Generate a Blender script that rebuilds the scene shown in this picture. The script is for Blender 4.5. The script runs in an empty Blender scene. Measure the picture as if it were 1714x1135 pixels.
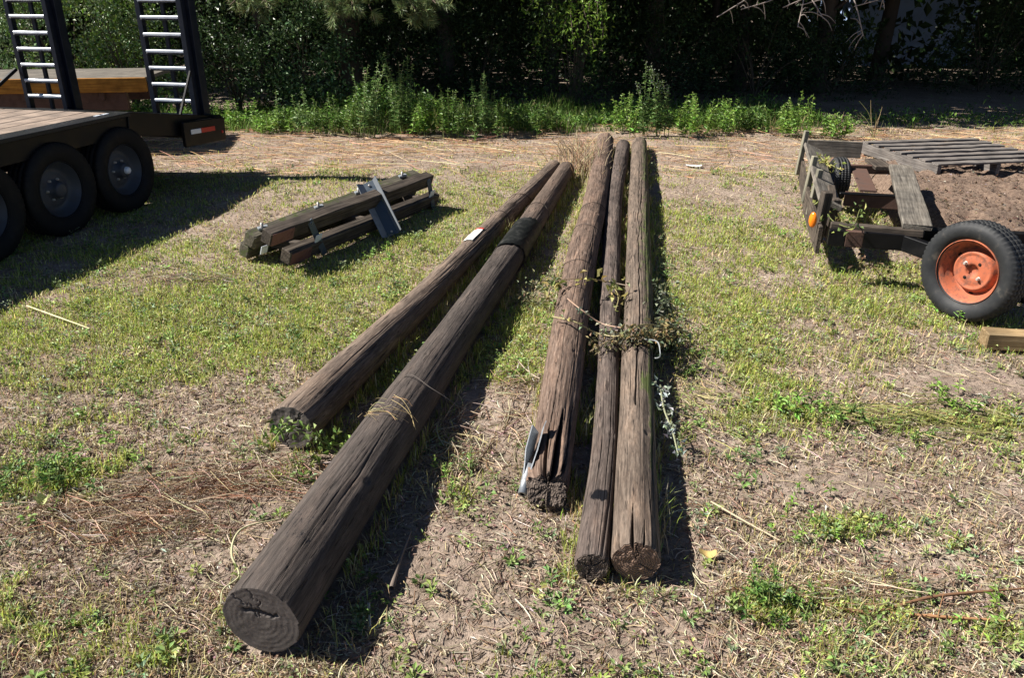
import bpy, math, random
import numpy as np
from mathutils import Vector, Matrix

random.seed(7)
RNG = np.random.default_rng(11)
R = math.radians
C = bpy.context.scene.collection
S = bpy.context.scene

# ------------------------------------------------------------------ camera
CH, TILT, FPX = 1.7, R(24), 1320.0
cam = bpy.data.objects.new('camera', bpy.data.cameras.new('camera'))
C.objects.link(cam); S.camera = cam
cam.location = (0, 0, CH); cam.rotation_euler = (R(66), 0, 0)
cam.data.sensor_width = 36; cam.data.lens = 36*FPX/1714
cam.data.clip_start = .05; cam.data.clip_end = 2000
S.render.resolution_x = 1024; S.render.resolution_y = 679

# ------------------------------------------------------------------ light
SUN = Vector((-1, .10, 1.0)).normalized()
w = bpy.data.worlds.new("World"); S.world = w; w.use_nodes = True
nt = w.node_tree; bg = nt.nodes['Background']
sky = nt.nodes.new('ShaderNodeTexSky'); sky.sky_type = 'NISHITA'; sky.sun_disc = False
sky.altitude = 3000; sky.air_density = .75; sky.dust_density = .4; sky.sun_elevation = R(45); sky.sun_rotation = math.atan2(SUN.x, SUN.y)
nt.links.new(sky.outputs[0], bg.inputs[0]); bg.inputs[1].default_value = .05
sl = bpy.data.lights.new('sun', 'SUN'); sl.energy = 5.0; sl.angle = R(.5); sl.color = (1, .95, .87)
so = bpy.data.objects.new('sun', sl); C.objects.link(so); so.rotation_euler = SUN.to_track_quat('Z', 'Y').to_euler()
S.view_settings.view_transform = 'Standard'; S.view_settings.look = 'None'
S.view_settings.exposure = 1.2; S.view_settings.gamma = 1
S.cycles.max_bounces = 6; S.cycles.transparent_max_bounces = 4

# ------------------------------------------------------------------ helpers
def ray(px, py):
    a = (px-857)/FPX; b = (py-567.5)/FPX
    return Vector((a, math.cos(TILT)-b*math.sin(TILT), -math.sin(TILT)-b*math.cos(TILT)))
def P(px, py, z=0.0):
    d = ray(px, py); t = (z-CH)/d.z
    return Vector((d.x*t, d.y*t, z))
def PY(px, py, Y):
    d = ray(px, py); t = Y/d.y
    return Vector((d.x*t, Y, CH+d.z*t))

class Noise:
    def __init__(s, seed): s.t = np.random.default_rng(seed).random((256, 256))
    def one(s, x, y):
        xi = np.floor(x).astype(int); yi = np.floor(y).astype(int)
        u = x-xi; v = y-yi; u = u*u*(3-2*u); v = v*v*(3-2*v)
        a = s.t[xi & 255, yi & 255]; b = s.t[(xi+1) & 255, yi & 255]
        c = s.t[xi & 255, (yi+1) & 255]; d = s.t[(xi+1) & 255, (yi+1) & 255]
        return (a*(1-u)+b*u)*(1-v)+(c*(1-u)+d*u)*v
    def __call__(s, x, y, octs=4, g=.5):
        r = 0; a = 1; n = 0
        for i in range(octs):
            r = r+a*s.one(x*2**i+17.3*i, y*2**i+5.1*i); n += a; a *= g
        return r/n
N1, N2, N3 = Noise(1), Noise(2), Noise(3)

def Hgt(x, y):
    x = np.asarray(x, float); y = np.asarray(y, float)
    h = (N1(x*.6+40, y*.6+40, 3)-.5)*.05 + (N2(x*4+90, y*4+90, 3)-.5)*.028
    near = np.clip((7-y)/5, 0, 1)
    h = h + (N3(x*22+200, y*22+200, 3)-.5)*.018*near + (N1(x*60+200, y*60+200, 2)-.5)*.007*near
    return h-.008

def setp(o, label=None, cat=None, group=None, kind=None):
    if label: o['label'] = label
    if cat: o['category'] = cat
    if group: o['group'] = group
    if kind: o['kind'] = kind
    return o
def raw(name, V, F3=None, F4=None, mat=None, col=None, attrs=None, smooth=False, parent=None):
    V = np.asarray(V, np.float32)
    me = bpy.data.meshes.new(name)
    n3 = 0 if F3 is None else len(F3); n4 = 0 if F4 is None else len(F4)
    me.vertices.add(len(V)); me.vertices.foreach_set('co', V.ravel())
    lp = []
    if n3: lp.append(np.asarray(F3, np.int32).ravel())
    if n4: lp.append(np.asarray(F4, np.int32).ravel())
    lp = np.concatenate(lp)
    me.loops.add(len(lp)); me.loops.foreach_set('vertex_index', lp)
    me.polygons.add(n3+n4)
    st = np.concatenate([np.arange(n3)*3, n3*3+np.arange(n4)*4]).astype(np.int32)
    me.polygons.foreach_set('loop_start', st)
    me.update(calc_edges=True)
    me.polygons.foreach_set('use_smooth', np.full(n3+n4, bool(smooth)))
    if col is not None:
        c4 = np.ones((len(V), 4), np.float32); c4[:, :3] = col
        a = me.attributes.new('Col', 'FLOAT_COLOR', 'POINT'); a.data.foreach_set('color', c4.ravel())
    for k, v in (attrs or {}).items():
        v = np.asarray(v, np.float32)
        if v.ndim == 1: me.attributes.new(k, 'FLOAT', 'POINT').data.foreach_set('value', v)
        else: me.attributes.new(k, 'FLOAT_VECTOR', 'POINT').data.foreach_set('vector', v.ravel())
    me.validate()
    o = bpy.data.objects.new(name, me); C.objects.link(o)
    if mat: me.materials.append(mat)
    if parent: attach(o, parent)
    return o
def attach(o, p, wm=None):
    wm = wm if wm is not None else Matrix.Identity(4)
    o.parent = p
    par = WM.get(p.name, Matrix.Identity(4))
    o.matrix_local = par.inverted() @ wm
    WM[o.name] = wm
WM = {}
def thing(name, loc, label, cat, group=None):
    o = bpy.data.objects.new(name, None); C.objects.link(o); o.location = loc
    o.empty_display_size = .1
    WM[o.name] = Matrix.Translation(loc)
    return setp(o, label, cat, group)
def place(o, wm, parent=None):
    if parent: attach(o, parent, wm)
    else: o.matrix_world = wm; WM[o.name] = wm
    return o
def frame(p, x, up=(0, 0, 1)):
    x = Vector(x).normalized(); up = Vector(up)
    y = up.cross(x).normalized(); z = x.cross(y)
    m = Matrix((x, y, z)).transposed().to_4x4(); m.translation = Vector(p)
    return m

# bevelled board, long axis local X
def board_mesh(name, L, W, T, mat, bev=.004, rough=.0, seg=10):
    bev = min(bev, W*.3, T*.3)
    hw, ht = W/2, T/2
    pr = [(-hw+bev, -ht), (hw-bev, -ht), (hw, -ht+bev), (hw, ht-bev), (hw-bev, ht), (-hw+bev, ht), (-hw, ht-bev), (-hw, -ht+bev)]
    xs = np.linspace(-L/2, L/2, seg+1)
    xs = np.concatenate([[-L/2], xs, [L/2]]); V = []
    for i, x in enumerate(xs):
        k = 1
        if i == 0 or i == len(xs)-1: k = 1-bev/max(hw, ht)
        else: x = x*(1-bev*2/L)
        for (a, b) in pr:
            j = rough*(random.random()-.5)*2
            V.append((x+(random.random()-.5)*rough*2, a*k+j, b*k+rough*(random.random()-.5)*2))
    n = len(xs); F4 = []
    for i in range(n-1):
        for j in range(8):
            F4.append((i*8+j, i*8+(j+1) % 8, (i+1)*8+(j+1) % 8, (i+1)*8+j))
    F4 += [(0, 7, 2+0, 1)] if False else []
    o = raw(name, V, None, F4, mat)
    import bmesh
    bm = bmesh.new(); bm.from_mesh(o.data); bm.verts.ensure_lookup_table()
    bm.faces.new([bm.verts[j] for j in range(8)][::-1]); bm.faces.new([bm.verts[(n-1)*8+j] for j in range(8)])
    bmesh.ops.recalc_face_normals(bm, faces=bm.faces)
    bm.to_mesh(o.data); bm.free()
    return o
def beam(name, p0, p1, W, T, mat, parent=None, up=(0, 0, 1), bev=.004, rough=.0):
    p0 = Vector(p0); p1 = Vector(p1)
    o = board_mesh(name, (p1-p0).length, W, T, mat, bev, rough)
    return place(o, frame((p0+p1)/2, p1-p0, up), parent)
def box(name, c, sz, mat, parent=None, rotz=0, bev=.004):
    o = board_mesh(name, sz[0], sz[1], sz[2], mat, bev, seg=2)
    m = Matrix.Translation(c) @ Matrix.Rotation(rotz, 4, 'Z')
    return place(o, m, parent)
def spline(pts, n):
    pts = np.asarray(pts, float); k = len(pts)
    if k == 2: 
        t = np.linspace(0, 1, n)[:, None]; return pts[0]*(1-t)+pts[1]*t
    d = np.concatenate([[0], np.cumsum(np.linalg.norm(np.diff(pts[:, :3], axis=0), axis=1))])
    ts = np.linspace(0, d[-1], n); m = np.gradient(pts, d, axis=0)
    i = np.clip(np.searchsorted(d, ts, 'right')-1, 0, k-2)
    h = (d[i+1]-d[i])[:, None]; u = ((ts-d[i])[:, None])/h
    return (2*u**3-3*u**2+1)*pts[i]+(u**3-2*u**2+u)*h*m[i]+(-2*u**3+3*u**2)*pts[i+1]+(u**3-u**2)*h*m[i+1]
def tube_data(pts, rad, n=24, k=6):
    p = spline(pts, n)
    r = np.interp(np.linspace(0, 1, n), np.linspace(0, 1, len(rad)), rad) if hasattr(rad, '__len__') else np.full(n, rad)
    t = np.gradient(p, axis=0); t /= np.linalg.norm(t, axis=1)[:, None]+1e-9
    ref = np.array([0, 0, 1.]); 
    if abs(t[0, 2]) > .8: ref = np.array([1., 0, 0])
    a = np.cross(t, ref); a /= np.linalg.norm(a, axis=1)[:, None]+1e-9; b = np.cross(t, a)
    an = np.arange(k)/k*2*np.pi
    V = p[:, None]+r[:, None, None]*(a[:, None]*np.cos(an)[None, :, None]+b[:, None]*np.sin(an)[None, :, None])
    V = V.reshape(-1, 3)
    i, j = np.meshgrid(np.arange(n-1), np.arange(k), indexing='ij'); i = i.ravel(); j = j.ravel()
    F = np.stack([i*k+j, i*k+(j+1) % k, (i+1)*k+(j+1) % k, (i+1)*k+j], 1)
    return V, F
class Mesh:
    def __init__(s): s.V = []; s.F3 = []; s.F4 = []; s.c = []; s.n = 0
    def add(s, V, F3=None, F4=None, col=(1, 1, 1)):
        V = np.asarray(V, float)
        if F3 is not None and len(F3): s.F3.append(np.asarray(F3)+s.n)
        if F4 is not None and len(F4): s.F4.append(np.asarray(F4)+s.n)
        c = np.asarray(col, float)
        s.c.append(np.broadcast_to(c, (len(V), 3)) if c.ndim == 1 else c)
        s.V.append(V); s.n += len(V)
    def tube(s, pts, rad, n=16, k=5, col=(1, 1, 1)):
        V, F = tube_data(pts, rad, n, k); s.add(V, None, F, col)
    def build(s, name, mat, parent=None, smooth=False):
        return raw(name, np.concatenate(s.V), np.concatenate(s.F3) if s.F3 else None,
                   np.concatenate(s.F4) if s.F4 else None, mat, np.concatenate(s.c), None, smooth, parent)
def lathe(name, prof, mat, n=64, parent=None, wm=None, smooth=True, close=False):
    # profile (r, x) revolved about local X
    pr = np.array(prof, float); k = len(pr)
    an = np.arange(n)/n*2*np.pi
    V = np.stack([np.broadcast_to(pr[:, 1], (n, k)), np.cos(an)[:, None]*pr[:, 0], np.sin(an)[:, None]*pr[:, 0]], -1).reshape(-1, 3)
    kk = k if close else k-1
    i, j = np.meshgrid(np.arange(n), np.arange(kk), indexing='ij'); i = i.ravel(); j = j.ravel()
    F = np.stack([i*k+j, i*k+(j+1) % k, ((i+1) % n)*k+(j+1) % k, ((i+1) % n)*k+j], 1)
    o = raw(name, V, None, F, mat, smooth=smooth)
    if wm is not None: place(o, wm, parent)
    return o

# blades and leaves, vectorised
def blade_arrays(x, y, z, h, wd, az, lean, colr):
    n = len(x); dx, dy = np.cos(az), np.sin(az); sx, sy = -dy, dx
    hx = h*np.sin(lean); hz = h*np.cos(lean)
    V = np.zeros((n, 5, 3))
    for k, (f, fz, ww) in enumerate(((0, 0, 1), (0, 0, 1), (.4, .62, .8), (.4, .62, .8))):
        sg = -1 if k % 2 == 0 else 1
        V[:, k, 0] = x+dx*hx*f+sg*sx*wd*ww/2; V[:, k, 1] = y+dy*hx*f+sg*sy*wd*ww/2; V[:, k, 2] = z+hz*fz-(.004 if fz == 0 else 0)
    V[:, 4, 0] = x+dx*hx; V[:, 4, 1] = y+dy*hx; V[:, 4, 2] = z+hz
    b = np.arange(n)[:, None]*5
    F4 = b+np.array([[0, 1, 3, 2]]); F3 = b+np.array([[2, 3, 4]])
    return V.reshape(-1, 3), F3, F4, np.repeat(colr, 5, axis=0)
def leaf_arrays(c, d, nrm, L, W, colr, fold=.25):
    # c base point, d direction, nrm approx normal
    d = d/(np.linalg.norm(d, axis=1)[:, None]+1e-9)
    s = np.cross(d, nrm); s /= np.linalg.norm(s, axis=1)[:, None]+1e-9
    u = np.cross(s, d); L = L[:, None]; W = W[:, None]
    V = np.stack([c, c+d*L*.45+s*W*.5+u*W*fold, c+d*L-u*L*.12, c+d*L*.45-s*W*.5+u*W*fold], 1)
    b = np.arange(len(c))[:, None]*4
    F3 = np.concatenate([b+np.array([[0, 1, 2]]), b+np.array([[0, 2, 3]])])
    return V.reshape(-1, 3), F3, np.repeat(colr, 4, axis=0)
def rdir(n, rng=RNG):
    v = rng.normal(size=(n, 3)); return v/np.linalg.norm(v, axis=1)[:, None]
def vary(base, n, s=.25, rng=RNG):
    b = np.asarray(base, float)
    if b.ndim == 1: b = np.broadcast_to(b, (n, 3))
    return np.clip(b*(1+s*rng.normal(size=(n, 1)))*(1+.08*rng.normal(size=(n, 3))), .004, 1)
def pick(cols, wts, n, rng=RNG):
    return np.asarray(cols)[rng.choice(len(cols), n, p=np.asarray(wts)/sum(wts))]

# ------------------------------------------------------------------ materials
def newmat(name):
    m = bpy.data.materials.new(name); m.use_nodes = True
    return m, m.node_tree, m.node_tree.nodes['Principled BSDF']
def nn(t, typ, **k):
    n = t.nodes.new(typ)
    for a, b in k.items():
        if isinstance(a, str) and a.startswith('i_'): n.inputs[a[2:].replace('_', ' ')].default_value = b
        else: setattr(n, a, b)
    return n
def ramp(t, fac, stops):
    r = t.nodes.new('ShaderNodeValToRGB'); e = r.color_ramp.elements
    while len(e) < len(stops): e.new(.5)
    for q, (p, c) in zip(e, stops): q.position = p; q.color = (*c, 1) if len(c) == 3 else c
    t.links.new(fac, r.inputs[0]); return r
def mixc(t, fac, a, b, mode='MIX'):
    m = t.nodes.new('ShaderNodeMix'); m.data_type = 'RGBA'; m.blend_type = mode
    for s, v in ((m.inputs['Factor'], fac), (m.inputs['A'], a), (m.inputs['B'], b)):
        if hasattr(v, 'is_linked') or hasattr(v, 'links'): t.links.new(v, s)
        else: s.default_value = v if not isinstance(v, tuple) else (*v, 1)
    return m.outputs['Result']
def noise(t, vec, scale, det=4, rough=.55):
    n = t.nodes.new('ShaderNodeTexNoise'); n.inputs['Scale'].default_value = scale
    n.inputs['Detail'].default_value = det; n.inputs['Roughness'].default_value = rough
    if vec is not None: t.links.new(vec, n.inputs['Vector'])
    return n.outputs['Fac']
def mapv(t, vec, sc):
    m = t.nodes.new('ShaderNodeMapping'); m.inputs['Scale'].default_value = sc
    t.links.new(vec, m.inputs['Vector']); return m.outputs[0]
def bump(t, b, h, st=.4, dist=.01):
    n = t.nodes.new('ShaderNodeBump'); n.inputs['Strength'].default_value = st; n.inputs['Distance'].default_value = dist
    t.links.new(h, n.inputs['Height']); t.links.new(n.outputs[0], b.inputs['Normal'])

def veg(name, trans=.3, rough=.55, spec=.3):
    m, t, b = newmat(name)
    a = nn(t, 'ShaderNodeAttribute', attribute_name='Col')
    t.links.new(a.outputs['Color'], b.inputs['Base Color'])
    b.inputs['Roughness'].default_value = rough; b.inputs['Specular IOR Level'].default_value = spec
    if trans:
        tr = t.nodes.new('ShaderNodeBsdfTranslucent'); t.links.new(a.outputs['Color'], tr.inputs[0])
        mx = t.nodes.new('ShaderNodeMixShader'); mx.inputs[0].default_value = trans
        out = t.nodes['Material Output']
        t.links.new(b.outputs[0], mx.inputs[1]); t.links.new(tr.outputs[0], mx.inputs[2]); t.links.new(mx.outputs[0], out.inputs[0])
    return m
M_GRASS = veg('grass_blade', .45, .6, .25)
M_LEAF = veg('leaf', .25, .5, .3)
M_DRY = veg('dry_straw', .28, .7, .2)
M_BARKV = veg('twig', 0, .8, .2)

def wood(name, c1, c2, c3, scale=1.0, rough=.85, moss=0, ax='X'):
    m, t, b = newmat(name)
    tc = nn(t, 'ShaderNodeTexCoord'); oi = nn(t, 'ShaderNodeObjectInfo')
    ad = nn(t, 'ShaderNodeVectorMath', operation='MULTIPLY_ADD'); ad.inputs[1].default_value = (1, 1, 1)
    t.links.new(tc.outputs['Object'], ad.inputs[0])
    cr = nn(t, 'ShaderNodeCombineXYZ'); 
    ml = nn(t, 'ShaderNodeMath', operation='MULTIPLY'); ml.inputs[1].default_value = 40
    t.links.new(oi.outputs['Random'], ml.inputs[0])
    for i in range(3): t.links.new(ml.outputs[0], cr.inputs[i])
    t.links.new(cr.outputs[0], ad.inputs[2])
    v = mapv(t, ad.outputs[0], (3*scale, 90*scale, 90*scale))
    f = noise(t, v, 1, 6, .65); g = noise(t, ad.outputs[0], 7*scale, 4)
    r1 = ramp(t, f, [(.3, c1), (.52, c2), (.72, c3)])
    r2 = ramp(t, g, [(.3, (.55, .55, .55)), (.7, (1.15, 1.12, 1.08))])
    c = mixc(t, 1.0, r1.outputs[0], r2.outputs[0], 'MULTIPLY')
    if moss:
        mn = noise(t, ad.outputs[0], 11, 5, .7)
        mr = ramp(t, mn, [(.60-moss*.2, (0, 0, 0)), (.68-moss*.2, (1, 1, 1))])
        c = mixc(t, mr.outputs[0], c, (.055, .07, .02))
    t.links.new(c, b.inputs['Base Color']); b.inputs['Roughness'].default_value = rough
    b.inputs['Specular IOR Level'].default_value = .25
    bump(t, b, f, .8, .004)
    return m
M_GREYWOOD = wood('weathered_grey_wood', (.055, .048, .042), (.15, .135, .115), (.26, .24, .21))
M_STAKE = wood('greenish_stake_wood', (.10, .095, .07), (.22, .21, .16), (.34, .32, .26))
M_PALLET = wood('pallet_wood', (.07, .06, .056), (.16, .145, .135), (.28, .265, .25))
M_DARKWOOD = wood('dark_old_wood', (.022, .017, .014), (.075, .060, .048), (.16, .135, .11))
M_MOSSWOOD = wood('mossy_old_wood', (.03, .026, .02), (.09, .082, .06), (.17, .155, .12), moss=.3)
M_DECK = wood('trailer_deck_wood', (.16, .12, .095), (.27, .21, .17), (.38, .31, .26))
M_CUT = wood('fresh_cut_wood', (.17, .11, .05), (.30, .21, .11), (.42, .32, .19))
M_ORWOOD = wood('orange_stained_wood', (.22, .09, .015), (.42, .19, .03), (.55, .28, .05))

def paint(name, c, rough=.5, metal=0, dirt=(.10, .075, .055), amt=.4, sc=9, bmp=.12, lo=.5, hi=.75):
    m, t, b = newmat(name); tc = nn(t, 'ShaderNodeTexCoord')
    f = noise(t, tc.outputs['Object'], sc, 7, .7); r = ramp(t, f, [(lo, (0, 0, 0)), (hi, (amt, amt, amt))])
    t.links.new(mixc(t, r.outputs[0], c, dirt), b.inputs['Base Color'])
    rr = ramp(t, f, [(.3, (rough*.7,)*3), (.7, (min(1, rough*1.4),)*3)]); t.links.new(rr.outputs[0], b.inputs['Roughness'])
    b.inputs['Metallic'].default_value = metal; b.inputs['Specular IOR Level'].default_value = .2 if max(c) < .04 else .45
    f2 = noise(t, tc.outputs['Object'], sc*9, 4); bump(t, b, f2, bmp, .003)
    return m
M_BLACK = paint('black_trailer_paint', (.004, .004, .005), .42, dirt=(.025, .022, .02), amt=.3)
M_BLUEBLACK = paint('worn_ladder_paint', (.008, .011, .020), .35, dirt=(.04, .042, .05), amt=.4)
M_RUNG = paint('bare_steel_rung', (.62, .66, .72), .4, .1, dirt=(.2, .2, .22), amt=.5)
M_RUST = paint('rusty_steel', (.085, .045, .032), .8, dirt=(.045, .03, .025), amt=.9, bmp=.4)
M_ORANGE = paint('faded_orange_rim_paint', (.37, .10, .045), .7, dirt=(.13, .06, .042), amt=.85, sc=26, bmp=.35, lo=.47, hi=.62)
M_GALV = paint('galvanised_steel', (.30, .32, .34), .45, .55, dirt=(.16, .15, .14), amt=.7, sc=20)
M_BSTEEL = paint('blue_grey_steel', (.055, .075, .10), .5, .3, dirt=(.12, .12, .12), amt=.5, sc=16)
M_BSTEEL_L = paint('light_grey_steel', (.22, .24, .26), .5, .3, dirt=(.1, .1, .1), amt=.5, sc=16)
M_REDBROWN = paint('red_brown_primer', (.17, .075, .06), .8, dirt=(.06, .03, .025), amt=.9, sc=20)
M_RIMGREY = paint('dusty_grey_rim', (.045, .052, .068), .55, .3, dirt=(.06, .05, .045), amt=.8)
M_WHITE = paint('white_reflector', (.65, .68, .72), .4, amt=.3)
M_RED = paint('red_reflector', (.45, .01, .01), .35, amt=.2)
M_AMBER = paint('amber_lens', (.9, .22, .01), .25, amt=.1)
M_BOLT = paint('zinc_bolt', (.45, .43, .40), .5, .4, dirt=(.15, .1, .07), amt=.7, sc=60)
M_HOLE = paint('dark_hole', (.01, .008, .007), .9, amt=.1)
M_TREADPLATE = paint('tread_plate', (.020, .021, .024), .35, .3, amt=.3, sc=25, bmp=.8)
M_PAPER = paint('white_paper', (.72, .70, .66), .7, dirt=(.4, .38, .33), amt=.5, sc=40)
M_SHEDWALL = paint('pale_blue_shed_wall', (.30, .40, .62), .6, dirt=(.15, .19, .26), amt=.8, sc=2)
M_SHEDROOF = paint('grey_shed_roof', (.15, .15, .16), .6)

def tyre_mat():
    m, t, b = newmat('tyre_rubber'); tc = nn(t, 'ShaderNodeTexCoord')
    f = noise(t, tc.outputs['Object'], 14, 6, .65)
    r = ramp(t, f, [(.35, (.012, .013, .015)), (.58, (.022, .023, .024)), (.72, (.075, .066, .056))])
    t.links.new(r.outputs[0], b.inputs['Base Color']); b.inputs['Roughness'].default_value = .62; b.inputs['Specular IOR Level'].default_value = .3
    bump(t, b, noise(t, tc.outputs['Object'], 120, 4), .2, .002)
    return m
M_TYRE = tyre_mat()
M_TYRE_SHADED = paint('shaded_tyre_rubber', (.007, .007, .008), .7, dirt=(.03, .027, .023), amt=.5, sc=14)  # darker copy of the tyre rubber, shade painted in for the left trailer

def pole_mat(name, cA, cB, cC, moss=0, tar=0, tan=.0):
    m, t, b = newmat(name)
    g = nn(t, 'ShaderNodeAttribute', attribute_name='gc').outputs['Vector']
    ck = nn(t, 'ShaderNodeAttribute', attribute_name='crack').outputs['Fac']
    ms = nn(t, 'ShaderNodeAttribute', attribute_name='moss').outputs['Fac']
    tr = nn(t, 'ShaderNodeAttribute', attribute_name='tar').outputs['Fac']
    f = noise(t, mapv(t, g, (120, 120, 9)), 1, 8, .72)
    g2 = noise(t, mapv(t, g, (14, 14, 3)), 1, 6, .65)
    sp = noise(t, mapv(t, g, (300, 300, 30)), 1, 3, .6)
    c = ramp(t, f, [(.30, cA), (.5, cB), (.72, cC)]).outputs[0]
    c = mixc(t, 1.0, c, ramp(t, g2, [(.28, (.5, .48, .46)), (.5, (1, 1, 1)), (.75, (1.45, 1.36, 1.28))]).outputs[0], 'MULTIPLY')
    c = mixc(t, 1.0, c, ramp(t, sp, [(.3, (.7, .7, .7)), (.7, (1.2, 1.2, 1.2))]).outputs[0], 'MULTIPLY')
    sc_ = noise(t, mapv(t, g, (85, 85, 6.5)), 1, 3, .55)
    scr = ramp(t, sc_, [(.335, (0, 0, 0)), (.385, (1, 1, 1))])
    c = mixc(t, scr.outputs[0], mixc(t, 1.0, c, (.30, .27, .26), 'MULTIPLY'), c)
    c = mixc(t, ck, c, (.016, .012, .010))
    pa = nn(t, 'ShaderNodeAttribute', attribute_name='pale').outputs['Fac']
    c = mixc(t, pa, c, mixc(t, 1.0, c, (2.0, 1.8, 1.6), 'MULTIPLY'))
    pn = noise(t, mapv(t, g, (9, 9, 1.3)), 1, 7, .75)
    c = mixc(t, ramp(t, pn, [(.52, (0, 0, 0)), (.66, (.75, .75, .75))]).outputs[0], c, mixc(t, 1.0, c, (.42, .40, .40), 'MULTIPLY'))
    pn2 = noise(t, mapv(t, g, (22, 22, 5)), 1, 6, .8)
    c = mixc(t, ramp(t, pn2, [(.56, (0, 0, 0)), (.68, (.6, .6, .6))]).outputs[0], c, mixc(t, 1.0, c, (1.8, 1.7, 1.6), 'MULTIPLY'))
    mn = noise(t, mapv(t, g, (45, 45, 14)), 1, 6, .75)
    mm = nn(t, 'ShaderNodeMath', operation='ADD'); t.links.new(mn, mm.inputs[0]); t.links.new(ms, mm.inputs[1])
    mr = ramp(t, mm.outputs[0], [(.78, (0, 0, 0)), (.98, (1, 1, 1))])
    c = mixc(t, mr.outputs[0], c, (.085, .105, .03))
    ta = nn(t, 'ShaderNodeMath', operation='ADD'); t.links.new(mn, ta.inputs[0]); t.links.new(tr, ta.inputs[1])
    tt = ramp(t, ta.outputs[0], [(.86, (0, 0, 0)), (.96, (1, 1, 1))])
    c = mixc(t, tt.outputs[0], c, (.008, .008, .010))
    t.links.new(c, b.inputs['Base Color'])
    rr = ramp(t, tt.outputs[0], [(0, (.82,)*3), (1, (.28,)*3)]); t.links.new(rr.outputs[0], b.inputs['Roughness'])
    b.inputs['Specular IOR Level'].default_value = .35
    ba = nn(t, 'ShaderNodeMath', operation='MULTIPLY_ADD'); t.links.new(mr.outputs[0], ba.inputs[0]); ba.inputs[1].default_value = .6
    t.links.new(f, ba.inputs[2])
    bb_ = nn(t, 'ShaderNodeMath', operation='ADD'); t.links.new(ba.outputs[0], bb_.inputs[0]); t.links.new(scr.outputs[0], bb_.inputs[1])
    bump(t, b, bb_.outputs[0], .8, .003)
    return m
def end_mat(name, cA, cB, ringsc=170, rs=.75):
    m, t, b = newmat(name)
    g = nn(t, 'ShaderNodeAttribute', attribute_name='gc').outputs['Vector']
    ck = nn(t, 'ShaderNodeAttribute', attribute_name='crack').outputs['Fac']
    flat = mapv(t, g, (1, 1, 0))
    ln = nn(t, 'ShaderNodeVectorMath', operation='LENGTH'); t.links.new(flat, ln.inputs[0])
    nz = noise(t, flat, 25, 3)
    a = nn(t, 'ShaderNodeMath', operation='MULTIPLY_ADD'); t.links.new(nz, a.inputs[0]); a.inputs[1].default_value = .018; t.links.new(ln.outputs['Value'], a.inputs[2])
    s = nn(t, 'ShaderNodeMath', operation='MULTIPLY'); t.links.new(a.outputs[0], s.inputs[0]); s.inputs[1].default_value = ringsc*6.28
    sn = nn(t, 'ShaderNodeMath', operation='SINE'); t.links.new(s.outputs[0], sn.inputs[0])
    f = noise(t, flat, 160, 5, .7)
    c = ramp(t, f, [(.3, cA), (.7, cB)]).outputs[0]
    rg = ramp(t, sn.outputs[0], [(0, (.55, .55, .55)), (.6, (1.15, 1.15, 1.15))])
    c = mixc(t, rs, c, rg.outputs[0], 'MULTIPLY')
    c = mixc(t, ck, c, (.010, .009, .009))
    t.links.new(c, b.inputs['Base Color']); b.inputs['Roughness'].default_value = .8
    ad = nn(t, 'ShaderNodeMath', operation='MULTIPLY_ADD'); t.links.new(f, ad.inputs[0]); ad.inputs[1].default_value = 1.2; t.links.new(sn.outputs[0], ad.inputs[2])
    bump(t, b, ad.outputs[0], .6*rs, .003)
    return m

# ------------------------------------------------------------------ ground
def patch(x, y, lst):
    g = np.zeros_like(x)
    for (px, py, rx, ry, wt) in lst:
        c = P(px, py)
        g = g+wt*np.exp(-(((x-c.x)/rx)**2+((y-c.y)/ry)**2))
    return g
GREEN = [(100, 560, 1.0, .6, .5), (420, 570, .7, .4, .55), (250, 620, .8, .25, .25), (600, 430, .7, .7, .6), (200, 350, 1.2, .9, .4), (760, 350, .6, .5, .5),
  (350, 500, .9, .5, .35), (880, 520, .18, .5, .6), (870, 600, .16, .3, .6), (1150, 480, .2, .5, .6), (1300, 520, .5, .5, .45), (1480, 500, .5, .4, .55), (1250, 400, .6, .7, .35),
  (1350, 695, .28, .10, 1.0), (1600, 700, .35, .08, .6), (60, 790, .35, .12, .9), (180, 740, .4, .12, .35), (1400, 880, .13, .07, 1.2), (1280, 1010, .10, .09, 1.2),
  (770, 820, .10, .14, .7), (740, 740, .08, .1, .4), (1690, 1060, .08, .08, .7), (20, 960, .12, .1, .5), (540, 740, .14, .06, .8), (1230, 770, .1, .06, .6), (1140, 640, .1, .2, .3),
  (30, 1050, .2, .08, .4), (1500, 600, .4, .15, .2), (1000, 1010, .1, .05, .3), (330, 300, 1.4, .5, .4), (1450, 580, .5, .2, .2), (650, 480, .5, .4, .4), (620, 1000, .05, .08, .4)]
BARE = [(1400, 810, .28, .10, 1.0), (1620, 640, .35, .14, .9), (720, 950, .16, .28, 1.0), (800, 1050, .15, .12, .8), (950, 1060, .3, .10, .7), (1150, 930, .1, .2, .8), (1500, 930, .2, .1, .5), (850, 880, .1, .1, .4), (1120, 1060, .25, .10, .9), (650, 1100, .12, .05, .6), (300, 840, .5, .12, .5), (200, 950, .4, .12, .5),
  (860, 700, .15, .2, .7), (1680, 830, .2, .12, .6), (330, 470, .2, .12, .6), (1320, 780, .2, .08, .5), (1220, 310, .8, .5, .35), (800, 660, .1, .15, .7), (600, 690, .1, .1, .2), (1560, 680, .15, .05, .6)]
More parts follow.
